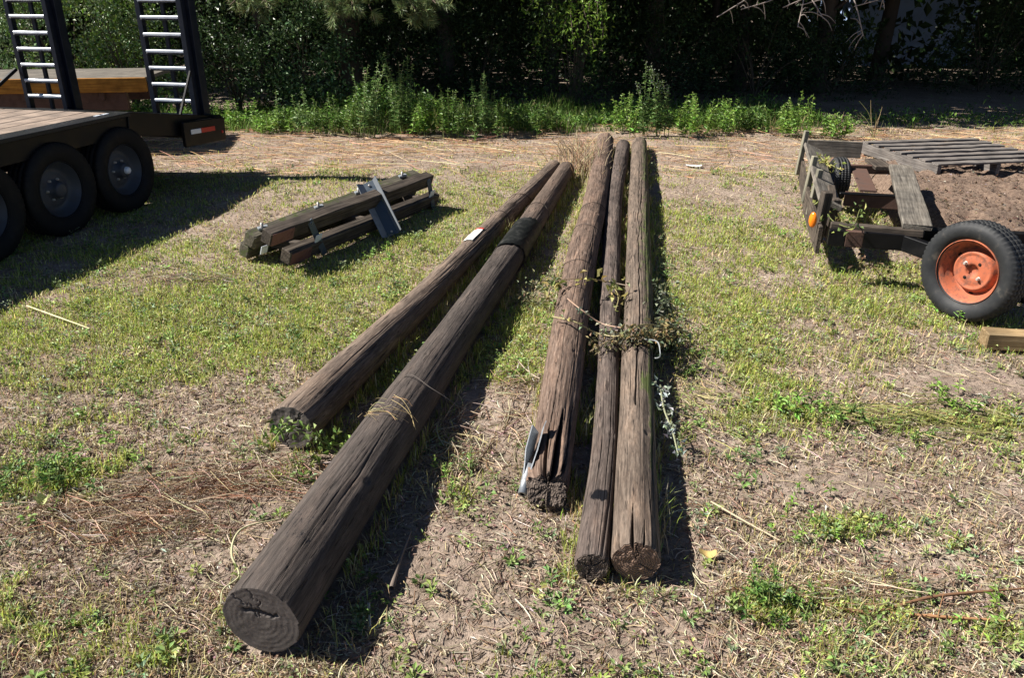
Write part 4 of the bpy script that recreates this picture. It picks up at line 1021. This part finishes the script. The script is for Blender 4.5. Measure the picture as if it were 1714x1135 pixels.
# straw wisps lying across poles
def wisps(name, k, y0, y1, n, label, col, ln=(.06, .16), thr=(.9, 2.3), spread=.4):
    m = Mesh()
    for i in range(n):
        y = random.uniform(y0, y1); th = random.uniform(*thr); a0 = Vector(on_pole(k, y, th, .006)); L = random.uniform(*ln); aa = random.gauss(.3, spread)
        dth = L*.5/.1*math.cos(aa); dy = L*.5*math.sin(aa)
        pts = [on_pole(k, y+dy*q, th+dth*q, .006+random.random()*.012) for q in (-1, -.3, .3, 1)]
        m.tube(pts, random.uniform(.0007, .0014), 12, 4, vary(col, 1, .25)[0])
    o = m.build(name, M_DRY); setp(o, label, 'straw')
y_ = P(655, 688, .2).y
wisps('straw_wisp', 1, y_-.10, y_+.10, 16, 'wisp of pale straw lying across the dark sleeved pole', (.55, .42, .24))

# dry stalk tuft between the far ends
def tuft(px, py, n, h, label, name, col, sx=.12, sy=.2, leanx=0.):
    m = Mesh(); c = P(px, py)
    for i in range(n):
        b0 = Vector((c.x+random.gauss(0, sx), c.y+random.gauss(0, sy), 0)); hh = h*random.uniform(.3, 1); aa = random.uniform(0, 6.28); l = random.uniform(.05, .9)*hh
        t_ = b0+Vector((math.cos(aa)*l+leanx*hh, math.sin(aa)*l, hh)); mid = (b0+t_)/2+Vector((random.uniform(-.03, .03), random.uniform(-.03, .03), .2*hh))
        m.tube([b0, mid, t_], [.004, .003, .0012], 8, 4, vary(col, 1, .3)[0])
    o = m.build(name, M_DRY); setp(o, label, 'dry weeds'); return o
tuft(972, 283, 300, .34, 'tangled tuft of dead stalks between the far ends of the pole groups', 'dead_stalk_tuft', (.46, .35, .23), .10, .38)
tuft(1470, 262, 60, .22, 'brown roots and dead stems heaped against the pallet edge', 'root_heap', (.16, .10, .07), .14, .12)
tuft(1385, 300, 14, .2, 'dry stalks growing beside the stake side of the derelict trailer', 'dead_stalk_tuft', (.35, .24, .15), .002, .002)

# vines over the poles
def vine(name, pts, rad, col, leaves, lcols, label, lsize=(.02, .045), cat='vine', ls=.03):
    m = Mesh(); pp = np.array([tuple(P(*q)) for q in pts]); sp = spline(pp, 60)
    m.tube(pp, rad, 60, 5, col); n = leaves; idx = RNG.integers(0, 60, n)
    c = sp[idx]+RNG.normal(size=(n, 3))*ls*.6; c[:, 2] = np.maximum(c[:, 2], .01)
    V, F3, cc = leaf_arrays(c, rdir(n), rdir(n), RNG.uniform(*lsize, n), RNG.uniform(*lsize, n)*.55, vary(pick(lcols, [1]*len(lcols), n), n, .25), .4)
    m.add(V, F3, None, cc); o = m.build(name, M_LEAF); setp(o, label, cat); return o
YL = [(.42, .36, .12), (.32, .30, .10), (.22, .25, .08)]; GL = [(.30, .33, .24), (.14, .19, .09), (.20, .24, .15)]
vine('wilted_vine', [(915, 500, .20), (935, 470, .22), (970, 466, .23), (1010, 470, .19), (1050, 478, .19)], [.004, .003], (.28, .2, .13), 34, YL, 'yellowing vine lying across the thick red-brown pole', (.03, .06))
vine('wilted_vine', [(950, 500, .22), (975, 520, .21), (1000, 538, .16), (1045, 550, .18)], [.004, .004], (.42, .28, .2), 20, GL, 'bare pinkish vine dipping between the thick pole and the thin one')
vine('wilted_vine', [(925, 530, .20), (965, 540, .215), (1000, 558, .15), (1040, 562, .17), (1070, 545, .19), (1110, 545, .16), (1160, 560, .05)], [.004, .005], (.40, .34, .17), 34, GL+YL, 'long tan vine crossing all three right-hand poles')
vine('wilted_vine', [(1020, 470, .18), (1035, 500, .15), (1030, 520, .12)], [.003, .002], (.4, .34, .16), 22, YL, 'short vine with hanging yellow leaves beside the thin pole', (.03, .06))
vine('leaf_tangle', [(1035, 575, .15), (1060, 562, .19), (1090, 565, .17), (1110, 560, .10), (1120, 545, .06)], [.004, .004], (.40, .30, .13), 620, [(.10, .10, .055), (.18, .15, .07), (.06, .07, .035), (.30, .22, .1)], 'dark tangle of dead leaves heaped over the mossy pole', (.015, .04), ls=.05)
vine('leaf_tangle', [(1100, 490, .05), (1105, 520, .06), (1115, 560, .06), (1110, 600, .04)], [.004, .004], (.2, .17, .12), 420, [(.10, .12, .06), (.16, .19, .12), (.07, .08, .045)], 'grey-green wilted weeds in the shadow right of the mossy pole', (.015, .045), ls=.08)
vine('leaf_tangle', [(875, 505, .03), (895, 490, .06), (915, 480, .10), (935, 475, .18)], [.003, .003], (.3, .25, .15), 260, [(.20, .23, .13), (.13, .17, .07), (.33, .29, .16)], 'grey-green wilted leaves caught against the left side of the thick pole', (.012, .035), ls=.07)
vine('leaf_tangle', [(985, 590, .10), (1010, 575, .14), (1040, 560, .17)], [.003, .003], (.36, .28, .17), 120, [(.22, .17, .09), (.12, .11, .06), (.35, .28, .15)], 'dry leaf tangle hanging over the thin pole', (.012, .03), ls=.05)
vine('curled_vine', [(1085, 600, .05), (1105, 590, .16), (1100, 572, .19), (1078, 568, .19)], [.003, .003], (.38, .40, .40), 0 or 3, GL, 'grey curled stem looping off the mossy pole', cat='vine')
vine('wilted_plant', [(1105, 645, .10), (1113, 690, .10), (1125, 720, .09), (1135, 760, .05)], [.004, .003], (.34, .35, .22), 110, [(.55, .58, .55), (.32, .36, .32), (.16, .2, .13)], 'silvery white wilted leaves beside the mossy pole', (.012, .035), 'plant', .03)
vine('creeping_weed', [(455, 740, .12), (480, 715, .14), (520, 730, .10), (560, 745, .05), (590, 740, .04)], [.003, .003], (.26, .33, .10), 110, [(.14, .22, .05), (.20, .28, .07)], 'bright green creeping weed at the near end of the tagged pole', (.02, .04), 'weed', .04)
vine('creeping_weed', [(1375, 335, .38), (1395, 370, .36), (1420, 380, .40), (1440, 350, .38)], [.003, .003], (.2, .22, .08), 60, [(.14, .2, .06), (.3, .3, .1)], 'weed stems tangled in the derelict trailer frame', (.02, .05), 'weed', .05)
vine('creeping_weed', [(1370, 260, .45), (1390, 275, .44), (1410, 285, .42)], [.003, .003], (.35, .33, .12), 50, [(.42, .40, .12), (.3, .33, .1)], 'yellow-leaved weed on the far corner of the derelict trailer', (.02, .045), 'weed', .04)

# leafy weeds
def weed(name, x, y, h, n_st, leafL, cols, label, group=None, spread=.12, z0=0, flower=None, narrow=.4, cat='weed', dens=1.0):
    root = thing(name, (x, y, z0), label, cat, group); st = Mesh(); lf = Mesh(); sep = True
    for s in range(n_st):
        hh = h*random.uniform(.55, 1) if s else h; aa = random.uniform(0, 6.28); l = random.uniform(0, .28)*hh
        b0 = np.array([x+random.gauss(0, spread), y+random.gauss(0, spread), z0])
        tp = b0+np.array([math.cos(aa)*l, math.sin(aa)*l, hh]); mid = (b0+tp)/2+np.array([-math.cos(aa)*l*.2, -math.sin(aa)*l*.2, 0])
        pth = spline([b0, mid, tp], 40); st.tube([b0, mid, tp], [.0035*(h/.4)**.5, .0015], 10, 4, (.16, .2, .07))
        if sep: attach(st.build('stem', M_BARKV), root); st = Mesh()
        n = max(6, int(hh/leafL*7*dens)); t = RNG.uniform(.12, 1, n); i = (t*39).astype(int); c = pth[i]
        an = RNG.uniform(0, 6.28, n); d = np.stack([np.cos(an), np.sin(an), RNG.uniform(-.1, .8, n)], 1); L = leafL*(1.15-t*.75)*RNG.uniform(.7, 1.2, n)
        V, F3, cc = leaf_arrays(c, d, np.array([0, 0, 1.])+rdir(n)*.4, L, L*narrow, vary(pick(cols, [1]*len(cols), n), n, .22)); lf.add(V, F3, None, cc)
        if flower is not None:
            n = 22; t = RNG.uniform(.8, 1.02, n); i = np.clip((t*39).astype(int), 0, 39); c = pth[i]+RNG.normal(size=(n, 3))*.012
            V, F3, cc = leaf_arrays(c, rdir(n), rdir(n), np.full(n, .02), np.full(n, .012), vary(flower, n, .2)); lf.add(V, F3, None, cc)
    if not sep: attach(st.build('stem', M_BARKV), root)
    o = lf.build('foliage', M_LEAF); attach(o, root); return root
WG = [(.11, .20, .04), (.15, .25, .05), (.07, .13, .03)]; WB = [(.17, .30, .05), (.23, .36, .07)]; WS = [(.14, .23, .07), (.19, .29, .10), (.10, .17, .05)]
def gw(px, py): q = P(px, py); return q.x, q.y
for (px, py, h, ns, ll, cl, lb) in (
  (1400, 885, .07, 14, .028, WB, 'bright leafy weed clump right of the dry pale stalk'),
  (1275, 1005, .13, 9, .035, WG, 'tall leafy weed beside the start of the long brown stalk'),
  (1335, 1030, .09, 9, .028, WG, 'low leafy weed under the long brown stalk'),
  (1340, 690, .09, 20, .045, WB, 'wide green weed patch right of the pole row'),
  (1410, 700, .08, 14, .04, WG, 'green weed beside the wide green patch right of the poles'),
  (1600, 680, .10, 10, .045, WB, 'green weed above the flattened stalks at the right edge'),
  (1250, 775, .06, 12, .03, WS, 'grey-green weed tuft right of the silvery wilted plant'),
  (55, 800, .09, 18, .04, WG, 'broad green weed patch at the left edge of the field'),
  (150, 775, .08, 16, .04, WB, 'bright weed beside the patch at the left edge'),
  (1700, 1060, .06, 9, .03, WB, 'small weed at the lower right corner'),
  (745, 800, .10, 4, .025, WB, 'thin weed growing in the shadow of the dark pole'),
  (600, 1010, .05, 6, .025, WG, 'small weed in the shadow right of the sawn pole end'),
  (1605, 525, .07, 8, .05, WB, 'leafy weed under the orange wheel'),
  (1500, 745, .05, 9, .03, WG, 'low weed below the flattened stalks'),
  (650, 430, .07, 14, .04, WB, 'green weed at the foot of the steel channel'),
  (1180, 620, .06, 10, .035, WG, 'weed beside the shadow of the mossy pole')):
    x, y = gw(px, py); weed('field_weed', x, y, h, ns, ll, cl, lb, None, .085 if h < .12 else .04, dens=.8)
spots = [(400, 215, .30, 10, WB, 'low bright weed behind the rear bumper of the black trailer'), (460, 222, .28, 12, WB, 'short sunlit weed at the left end of the hedge weeds'),
 (515, 222, .45, 6, WS, 'narrow grey-green weed behind the straw band, left of the tall leaning weeds'), (560, 222, .40, 9, WG, 'bushy green weed left of the tall leaning weeds'),
 (625, 226, .72, 6, WS, 'leftmost of the two tallest leaning weeds at the hedge'), (670, 226, .80, 7, WS, 'rightmost of the two tallest leaning weeds at the hedge'),
 (710, 228, .45, 12, WB, 'bright bushy weed just right of the tall leaning weeds'), (770, 228, .50, 10, WG, 'dense green weed at the middle of the hedge weeds'),
 (815, 224, .62, 7, WS, 'tall weed in part shade right of the dense middle weeds'), (860, 224, .38, 8, WG, 'shaded low weed left of the pole tips'),
 (930, 220, .30, 8, WG, 'dark low weed behind the dead stalk tuft'), (1045, 222, .45, 8, WB, 'bright weed directly behind the thin pole tip'),
 (1095, 228, .72, 7, WS, 'tall weed with pale flower spikes behind the mossy pole tip'), (1150, 226, .42, 9, WB, 'leafy weed right of the flowering weed'),
 (1210, 226, .36, 10, WB, 'sunlit weed beyond the paper scrap'), (1270, 228, .32, 9, WG, 'low green weed between the paper scrap and the derelict trailer'),
 (1335, 230, .44, 9, WB, 'bushy weed behind the stake side of the derelict trailer'), (1390, 232, .25, 9, WB, 'small bright weed behind the end board of the derelict trailer')]
for (px, py, h, ns, cl, lb) in spots:
    x, y = gw(px, py); y += random.uniform(-.15, .3); weed('hedge_weed', x, y, h*1.25, ns+3, .085, cl, lb, 'leafy weeds along the hedge', .13 if h < .6 else .07, flower=(.34, .37, .28) if px == 1095 else None, dens=1.25)
tuft(1462, 232, 8, .5, 'few upright dry stalks behind the pallet', 'dead_stalk_tuft', (.33, .30, .14), .003, .003)
# undergrowth ribbon
n = 52000; x = RNG.uniform(-9, 9, n); y = 10.55+RNG.gamma(1.6, .45, n); hmax = .05+.75*np.clip(N1(x*1.6+7, y*1.2, 4)-.28, 0, 1)**1.5*np.interp(x, [-5, -3.2, -2.2, .2, .8, 4, 4.6], [.7, .9, 1.8, 1.5, .8, .8, .12]); z = RNG.random(n)*hmax
k = (y > 10.35+N2(x*1.3, y*0, 4)*1.0) & (RNG.random(n) < np.where(x > 4.4, .15, 1)); x, y, z = x[k], y[k], z[k]; n = len(x); d = rdir(n); d[:, 2] = np.abs(d[:, 2])
V, F3, cc = leaf_arrays(np.stack([x, y, z], 1), d, rdir(n)*.5+[0, 0, 1], RNG.uniform(.03, .09, n), RNG.uniform(.015, .04, n), vary(pick(WG+WB, [3, 2, 3, 2, 1], n), n, .25))
setp(raw('undergrowth', V, F3, None, M_LEAF, cc), 'low green undergrowth along the edge of the wood', 'undergrowth', None, 'stuff')
n = 26000; x = RNG.uniform(-9, 9, n); x = np.where((x > 4.1) & (RNG.random(n) < .8), x-8, x); y = RNG.uniform(10.3, 12.6, n); h = RNG.uniform(.05, .30, n)*np.clip(N3(x*1.5, y, 3)*2.6-.6, .15, 1.4)*np.where(x > 4.4, .35, 1)
V, F3, F4, cc = blade_arrays(x, y, Hgt(x, y), h, RNG.uniform(.006, .012, n), RNG.uniform(0, 6.28, n), RNG.uniform(.1, .8, n), vary(pick([(.13, .22, .04), (.09, .16, .03), (.30, .27, .12)], [3, 3, 1], n), n, .2))
setp(raw('tall_grass', V, F3, F4, M_GRASS, cc), 'longer green grass at the edge of the wood', 'grass', None, 'stuff')

# ------------------------------------------------------------------ wood behind
def bush(px, Y, w_, h, n, cols, label, leaf=.055, gloss=M_LEAF, x=None, depth=.8, zc=.5):
    x = PY(px, 100, Y).x if x is None else x
    root = thing('bush', (x, Y, 0), label, 'bush', 'bushes along the edge of the wood'); st = Mesh(); lf = Mesh()
    tips = []
    for s in range(9):
        aa = random.uniform(0, 6.28); rr = random.uniform(.2, .9)*w_/2
        tp = np.array([x+math.cos(aa)*rr, Y+math.sin(aa)*rr*depth, h*random.uniform(.45, .95)]); b0 = np.array([x, Y, 0])
        mid = (b0+tp)/2+np.array([0, 0, .12]); st.tube([b0, mid, tp], [.016, .010, .004], 12, 5, (.09, .07, .05)); tips.append((b0, mid, tp))
    ncl = 60; cen = []
    for i in range(ncl):
        aa = random.uniform(0, 6.28); rr = math.sqrt(random.random())*w_/2; zz = random.uniform(.08, 1)*h; sh = 1-.35*(zz/h)**2
        cen.append((x+math.cos(aa)*rr*sh, Y+math.sin(aa)*rr*depth*sh, zz))
    cen = np.array(cen); i = RNG.integers(0, ncl, n); c = cen[i]+RNG.normal(size=(n, 3))*np.array([.13, .13, .12]); c[:, 2] = np.maximum(c[:, 2], .03)
    d = rdir(n); d[:, 2] -= .2; L = RNG.uniform(.6, 1.3, n)*leaf
    V, F3, cc = leaf_arrays(c, d, rdir(n)+[0, 0, .8], L, L*.5, vary(pick(cols, [1]*len(cols), n), n, .25)); lf.add(V, F3, None, cc)
    o = st.build('stem', M_BARKV); attach(o, root); o = lf.build('foliage', gloss); attach(o, root)
M_GLOSSY = veg('glossy_leaf', .18, .42, .35)
DG_ = [(.030, .055, .018), (.042, .075, .022), (.022, .040, .014)]; SG = [(.13, .20, .09), (.22, .29, .15), (.09, .15, .05)]; YG = [(.17, .26, .045), (.11, .18, .035)]  # sunlight put into SG: greens lifted for the bushes behind the trailers
bush(110, 12.2, 2.6, 2.0, 9000, SG+YG, 'silvery green bush behind the orange flatbed, seen through the ladder ramps', .06, M_GLOSSY)
bush(215, 11.9, 1.4, 1.9, 4500, SG+YG+YG, 'pale bush between the two ladder ramps', .06, M_GLOSSY)
bush(-60, 12.6, 2.4, 2.0, 6000, SG, 'silvery bush at the far left edge behind the flatbed', .06)
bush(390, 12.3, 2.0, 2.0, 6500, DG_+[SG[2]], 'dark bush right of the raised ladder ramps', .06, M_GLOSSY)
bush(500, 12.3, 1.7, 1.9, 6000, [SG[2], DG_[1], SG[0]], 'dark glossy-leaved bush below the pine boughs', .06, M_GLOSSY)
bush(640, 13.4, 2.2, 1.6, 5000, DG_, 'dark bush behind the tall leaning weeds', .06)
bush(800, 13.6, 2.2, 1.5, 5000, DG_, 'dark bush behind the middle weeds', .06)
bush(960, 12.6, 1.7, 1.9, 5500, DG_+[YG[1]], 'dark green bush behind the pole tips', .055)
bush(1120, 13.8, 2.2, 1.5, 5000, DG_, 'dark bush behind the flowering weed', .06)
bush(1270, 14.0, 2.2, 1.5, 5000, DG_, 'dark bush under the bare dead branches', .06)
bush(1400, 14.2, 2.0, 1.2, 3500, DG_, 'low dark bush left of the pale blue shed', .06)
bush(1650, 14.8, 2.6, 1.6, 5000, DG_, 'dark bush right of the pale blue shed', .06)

def tree(name, x, y, h, cr, zb, n, cols, label, leaf=.16, tr_r=.12, cat='tree', low=None, seed=0):
    root = thing(name, (x, y, 0), label, cat, 'trees of the dark wood'); t = Mesh(); lf = Mesh(); rnd = random.Random(seed)
    top = np.array([x+rnd.uniform(-.3, .3), y+rnd.uniform(-.2, .4), h*.85]); t.tube([(x, y, -.1), (x+rnd.uniform(-.1, .1), y, h*.3), top], [tr_r*1.3, tr_r*.9, tr_r*.3], 24, 9, (.075, .06, .048))
    cen = []
    for i in range(14):
        f = rnd.uniform(.25, .9); b0 = np.array([x, y, 0])*(1-f)+top*f; aa = rnd.uniform(0, 6.28); L = cr*rnd.uniform(.5, 1)*(1.1-f*.4)
        e = b0+np.array([math.cos(aa)*L, math.sin(aa)*L, rnd.uniform(-.1, .6)]); e[2] = max(e[2], zb+.1); mid = (b0+e)/2+np.array([0, 0, .2])
        t.tube([b0, mid, e], [tr_r*.35, tr_r*.2, tr_r*.08], 10, 5, (.07, .055, .045))
        for q in (.4, .6, .8, 1): cen.append(b0*(1-q)+e*q)
    for i in range(40):
        aa = rnd.uniform(0, 6.28); rr = cr*math.sqrt(rnd.random()); zz = rnd.uniform(zb, h); sh = math.sqrt(max(.1, 1-((zz-zb)/(h-zb+.5))**2)); cen.append(np.array([x+math.cos(aa)*rr*sh, y+math.sin(aa)*rr*sh, zz]))
    cen = np.array(cen); i = RNG.integers(0, len(cen), n); c = cen[i]+RNG.normal(size=(n, 3))*np.array([.42, .42, .32]); c[:, 2] = np.where(c[:, 2] < zb, zb+RNG.random(n)*.5, c[:, 2])
    L = RNG.uniform(.7, 1.4, n)*leaf
    V, F3, cc = leaf_arrays(c, rdir(n), rdir(n)*.8+[0, 0, 1], L, L*.62, vary(pick(cols, [1]*len(cols), n), n, .25)); lf.add(V, F3, None, cc)
    o = t.build('trunk', M_BARKV, None, True); attach(o, root); o = lf.build('crown', M_LEAF); attach(o, root); return root
TL = ['behind the orange flatbed', 'behind the left ladder ramp', 'between the ladder ramps and the pine boughs', 'behind the tall leaning weeds', 'behind the middle weeds', 'behind the pole tips',
      'behind the flowering weed', 'under the bare dead branches', 'left of the pale blue shed', 'in front of the pale blue shed', 'at the right edge of the picture']
TX = [(-8.8, 15.6), (-7.0, 16.2), (-4.4, 14.8), (-2.9, 14.6), (-1.1, 13.9), (.7, 14.8), (2.4, 14.2), (4.1, 14.9), (5.4, 14.6), (7.2, 16.4), (9.6, 14.4)]
for i, ((x, y), lb) in enumerate(zip(TX, TL)):
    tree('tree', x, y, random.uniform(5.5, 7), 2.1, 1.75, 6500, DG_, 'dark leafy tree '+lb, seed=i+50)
# unseen canopy of the wood, added for shade, cut back where sun enters
n = 120000; x = RNG.uniform(-36, 18, n); y = RNG.uniform(10.9, 34, n); z = RNG.uniform(1.9, 8.5, n); k = (y > np.where(x+z > 4.9, 10.9+.1*z, 11.9+.22*z)+np.where(x+z < -4.0, 2.6, 0)) & (RNG.random(n) < np.where(z < 4, 1.0, .7)); x, y, z = x[k], y[k], z[k]; n = len(x)
L = RNG.uniform(.22, .42, n)
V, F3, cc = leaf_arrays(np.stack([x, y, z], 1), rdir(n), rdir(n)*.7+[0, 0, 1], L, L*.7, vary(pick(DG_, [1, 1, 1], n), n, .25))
n2 = 60000; x = RNG.uniform(-26, 28, n2); y = RNG.uniform(15.5, 30, n2); z = RNG.random(n2)**1.15*2.3; k = ~((y < 24) & (x/y > .42) & (x/y < .50) & (z > .65) & (RNG.random(n2) < .7)); x, y, z = x[k], y[k], z[k]; n2 = len(x); L = RNG.uniform(.12, .28, n2)
V2, F32, cc2 = leaf_arrays(np.stack([x, y, z], 1), rdir(n2), rdir(n2), L, L*.55, vary(pick(DG_, [1, 1, 1], n2), n2, .25))
n3_ = 26000; x = RNG.uniform(-32, 38, n3_); y = RNG.uniform(30, 34, n3_); z = RNG.random(n3_)*3.2; L = RNG.uniform(.3, .5, n3_)
V3, F33, cc3 = leaf_arrays(np.stack([x, y, z], 1), rdir(n3_), rdir(n3_), L, L*.7, vary(pick(DG_, [1, 1, 1], n3_), n3_, .25))
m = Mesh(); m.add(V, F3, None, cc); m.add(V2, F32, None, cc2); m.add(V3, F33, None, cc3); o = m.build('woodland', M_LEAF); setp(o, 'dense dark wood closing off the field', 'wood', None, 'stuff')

# pine with hanging boughs
def pine(x0, Y0, boughs, label):
    root = thing('pine_tree', (x0, Y0, 0), label, 'pine tree', 'trees of the dark wood'); t = Mesh(); lf = Mesh()
    t.tube([(x0, Y0, -.1), (x0+.1, Y0, 3), (x0, Y0+.1, 7.5)], [.2, .16, .05], 24, 10, (.10, .07, .05))
    for (px, py, Y) in boughs:
        e = np.array(PY(px, py, Y)); b0 = np.array([x0, Y0, e[2]+.7]); mid = (b0+e)/2+np.array([0, 0, .3])
        pth = spline([b0, mid, e], 60); t.tube([b0, mid, e], [.03, .015, .006], 20, 5, (.11, .08, .06))
        for q in range(16):
            i = random.randint(36, 59); c0 = pth[i]; dr = rdir(1)[0]*np.array([.8, .6, .45]); dr[2] -= .12; dr += (pth[59]-pth[40])/np.linalg.norm(pth[59]-pth[40])*.3
            c1 = c0+dr*random.uniform(.10, .28); t.tube([c0, c1], [.005, .003], 4, 4, (.11, .08, .06)); n = 130
            tt = RNG.uniform(.15, 1, n)[:, None]; bs = c0*(1-tt)+c1*tt; d = rdir(n)*.8+(c1-c0)/np.linalg.norm(c1-c0)*.9
            V, F3, cc = leaf_arrays(bs, d, rdir(n), RNG.uniform(.07, .14, n), np.full(n, .0035), vary(pick([(.15, .21, .08), (.22, .28, .12), (.26, .25, .12)], [3, 3, 1], n), n, .2), .1); lf.add(V, F3, None, cc)
    n = 5000; c = np.array([x0, Y0, 5.0])+RNG.normal(size=(n, 3))*np.array([1.3, 1.2, .9]); c[:, 2] = np.maximum(c[:, 2], 2.2)
    V, F3, cc = leaf_arrays(c, rdir(n), rdir(n), RNG.uniform(.1, .2, n), np.full(n, .03), vary((.06, .10, .035), n)); lf.add(V, F3, None, cc)
    o = t.build('trunk', M_BARKV, None, True); attach(o, root); o = lf.build('crown', M_LEAF); attach(o, root)
pine(-2.6, 13.2, [(385, 8, 10.5), (430, 16, 10.6), (560, 18, 10.4), (590, 5, 10.3), (620, 14, 10.4), (680, 4, 10.3), (700, 20, 10.5), (650, -5, 10.2), (540, 0, 10.4), (730, 5, 10.4), (410, -5, 10.4)], 'pine tree whose long-needled boughs hang at the top of the picture')
# lighter leafy sprays
def spray_tree(x0, Y0, sprays, label, cols, leaf=.05, nl=60, bark=(.09, .07, .05), twigr=.012):
    root = thing('tree', (x0, Y0, 0), label, 'tree', 'trees of the dark wood'); t = Mesh(); lf = Mesh()
    t.tube([(x0, Y0, -.1), (x0+.15, Y0, 2.2), (x0, Y0+.2, 5.5)], [.09, .07, .03], 24, 8, bark)
    for (px, py, Y) in sprays:
        e = np.array(PY(px, py, Y)); b0 = np.array([x0+.1, Y0, e[2]+.5]); mid = (b0+e)/2+np.array([random.uniform(-.15, .15), 0, .25]); pth = spline([b0, mid, e], 50)
        t.tube([b0, mid, e], [twigr, twigr*.6, twigr*.25], 20, 5, bark)
        n = nl; i = RNG.integers(25, 50, n); c = pth[i]+RNG.normal(size=(n, 3))*.07
        V, F3, cc = leaf_arrays(c, rdir(n)+[0, 0, -.3], rdir(n)*.5+[0, 0, 1], RNG.uniform(.7, 1.2, n)*leaf, RNG.uniform(.3, .55, n)*leaf, vary(pick(cols, [1]*len(cols), n), n, .2)); lf.add(V, F3, None, cc)
    n = 2500; c = np.array([x0, Y0, 3.8])+RNG.normal(size=(n, 3))*np.array([1.2, .9, .8]); c[:, 2] = np.maximum(c[:, 2], 2)
    V, F3, cc = leaf_arrays(c, rdir(n), rdir(n), RNG.uniform(.08, .15, n), RNG.uniform(.04, .08, n), vary(cols[0], n)); lf.add(V, F3, None, cc)
    o = t.build('trunk', M_BARKV, None, True); attach(o, root); o = lf.build('crown', M_LEAF); attach(o, root)
spray_tree(1.0, 13.0, [(985, 18, 11.0), (1000, 30, 10.9), (940, 60, 11.8), (960, 75, 11.2), (995, 80, 11.0), (900, 70, 12), (930, 25, 12), (880, 20, 12), (1010, 60, 11.6)], 'young tree with light green sprays above the pole tips', [(.15, .25, .03), (.20, .31, .05)], .07, 90)
def dead_tree(x0, Y0, tips, label):
    root = thing('dead_tree', (x0, Y0, 0), label, 'tree', 'trees of the dark wood'); t = Mesh(); col = (.30, .25, .22)
    t.tube([(x0, Y0, -.1), (x0+.1, Y0, 2.2), (x0, Y0+.2, 4.5)], [.07, .06, .03], 24, 8, (.03, .025, .02))
    tw = Mesh()
    for (px, py, px2, py2, Y) in tips:
        a0 = np.array(PY(px, py, Y)); a1 = np.array(PY(px2, py2, Y-.15)); b0 = np.array([x0, Y0, a0[2]+.6]); tw.tube([b0, (b0+a0)/2+[0, 0, .2], a0, a1], [.03, .02, .013, .006], 26, 6, col)
        for q in range(4):
            f = random.random(); c0 = a0*(1-f)+a1*f; c1 = c0+np.array([random.uniform(-.25, .25), random.uniform(-.1, .1), random.uniform(-.22, .12)]); tw.tube([c0, (c0+c1)/2+[0, 0, .03], c1], [.007, .005, .002], 8, 5, col)
    o = t.build('trunk', M_BARKV, None, True); attach(o, root); o = tw.build('branch', M_BARKV, None, True); attach(o, root)
dead_tree(3.4, 14.6, [(1260, -10, 1200, 28, 11.2), (1290, 0, 1240, 15, 11.3), (1370, -15, 1310, 12, 11.0), (1345, 0, 1335, 45, 11.1), (1360, 0, 1378, 30, 11.1), (1400, -10, 1340, 8, 11.2), (1430, 0, 1445, 60, 11.4), (1480, -5, 1430, 10, 11.3)], 'dead tree with bare pale branches hanging at the upper right')

# shed glimpsed through the wood
sh = thing('shed', (9.6, 20, 0), 'pale blue shed glimpsed through the dark wood at the upper right', 'shed')
box('wall', (9.4, 20.0, 1.1), (3.0, .12, 2.2), M_SHEDWALL, sh); box('wall', (7.96, 21.4, 1.1), (.12, 2.7, 2.2), M_SHEDWALL, sh); box('wall', (10.84, 21.4, 1.1), (.12, 2.7, 2.2), M_SHEDWALL, sh)
beam('roof', (7.7, 20.7, 2.35), (11.1, 20.7, 2.35), 1.7, .06, M_SHEDROOF, sh, up=(0, -.4, 1)); beam('roof', (7.7, 22.1, 2.35), (11.1, 22.1, 2.35), 1.7, .06, M_SHEDROOF, sh, up=(0, .4, 1))
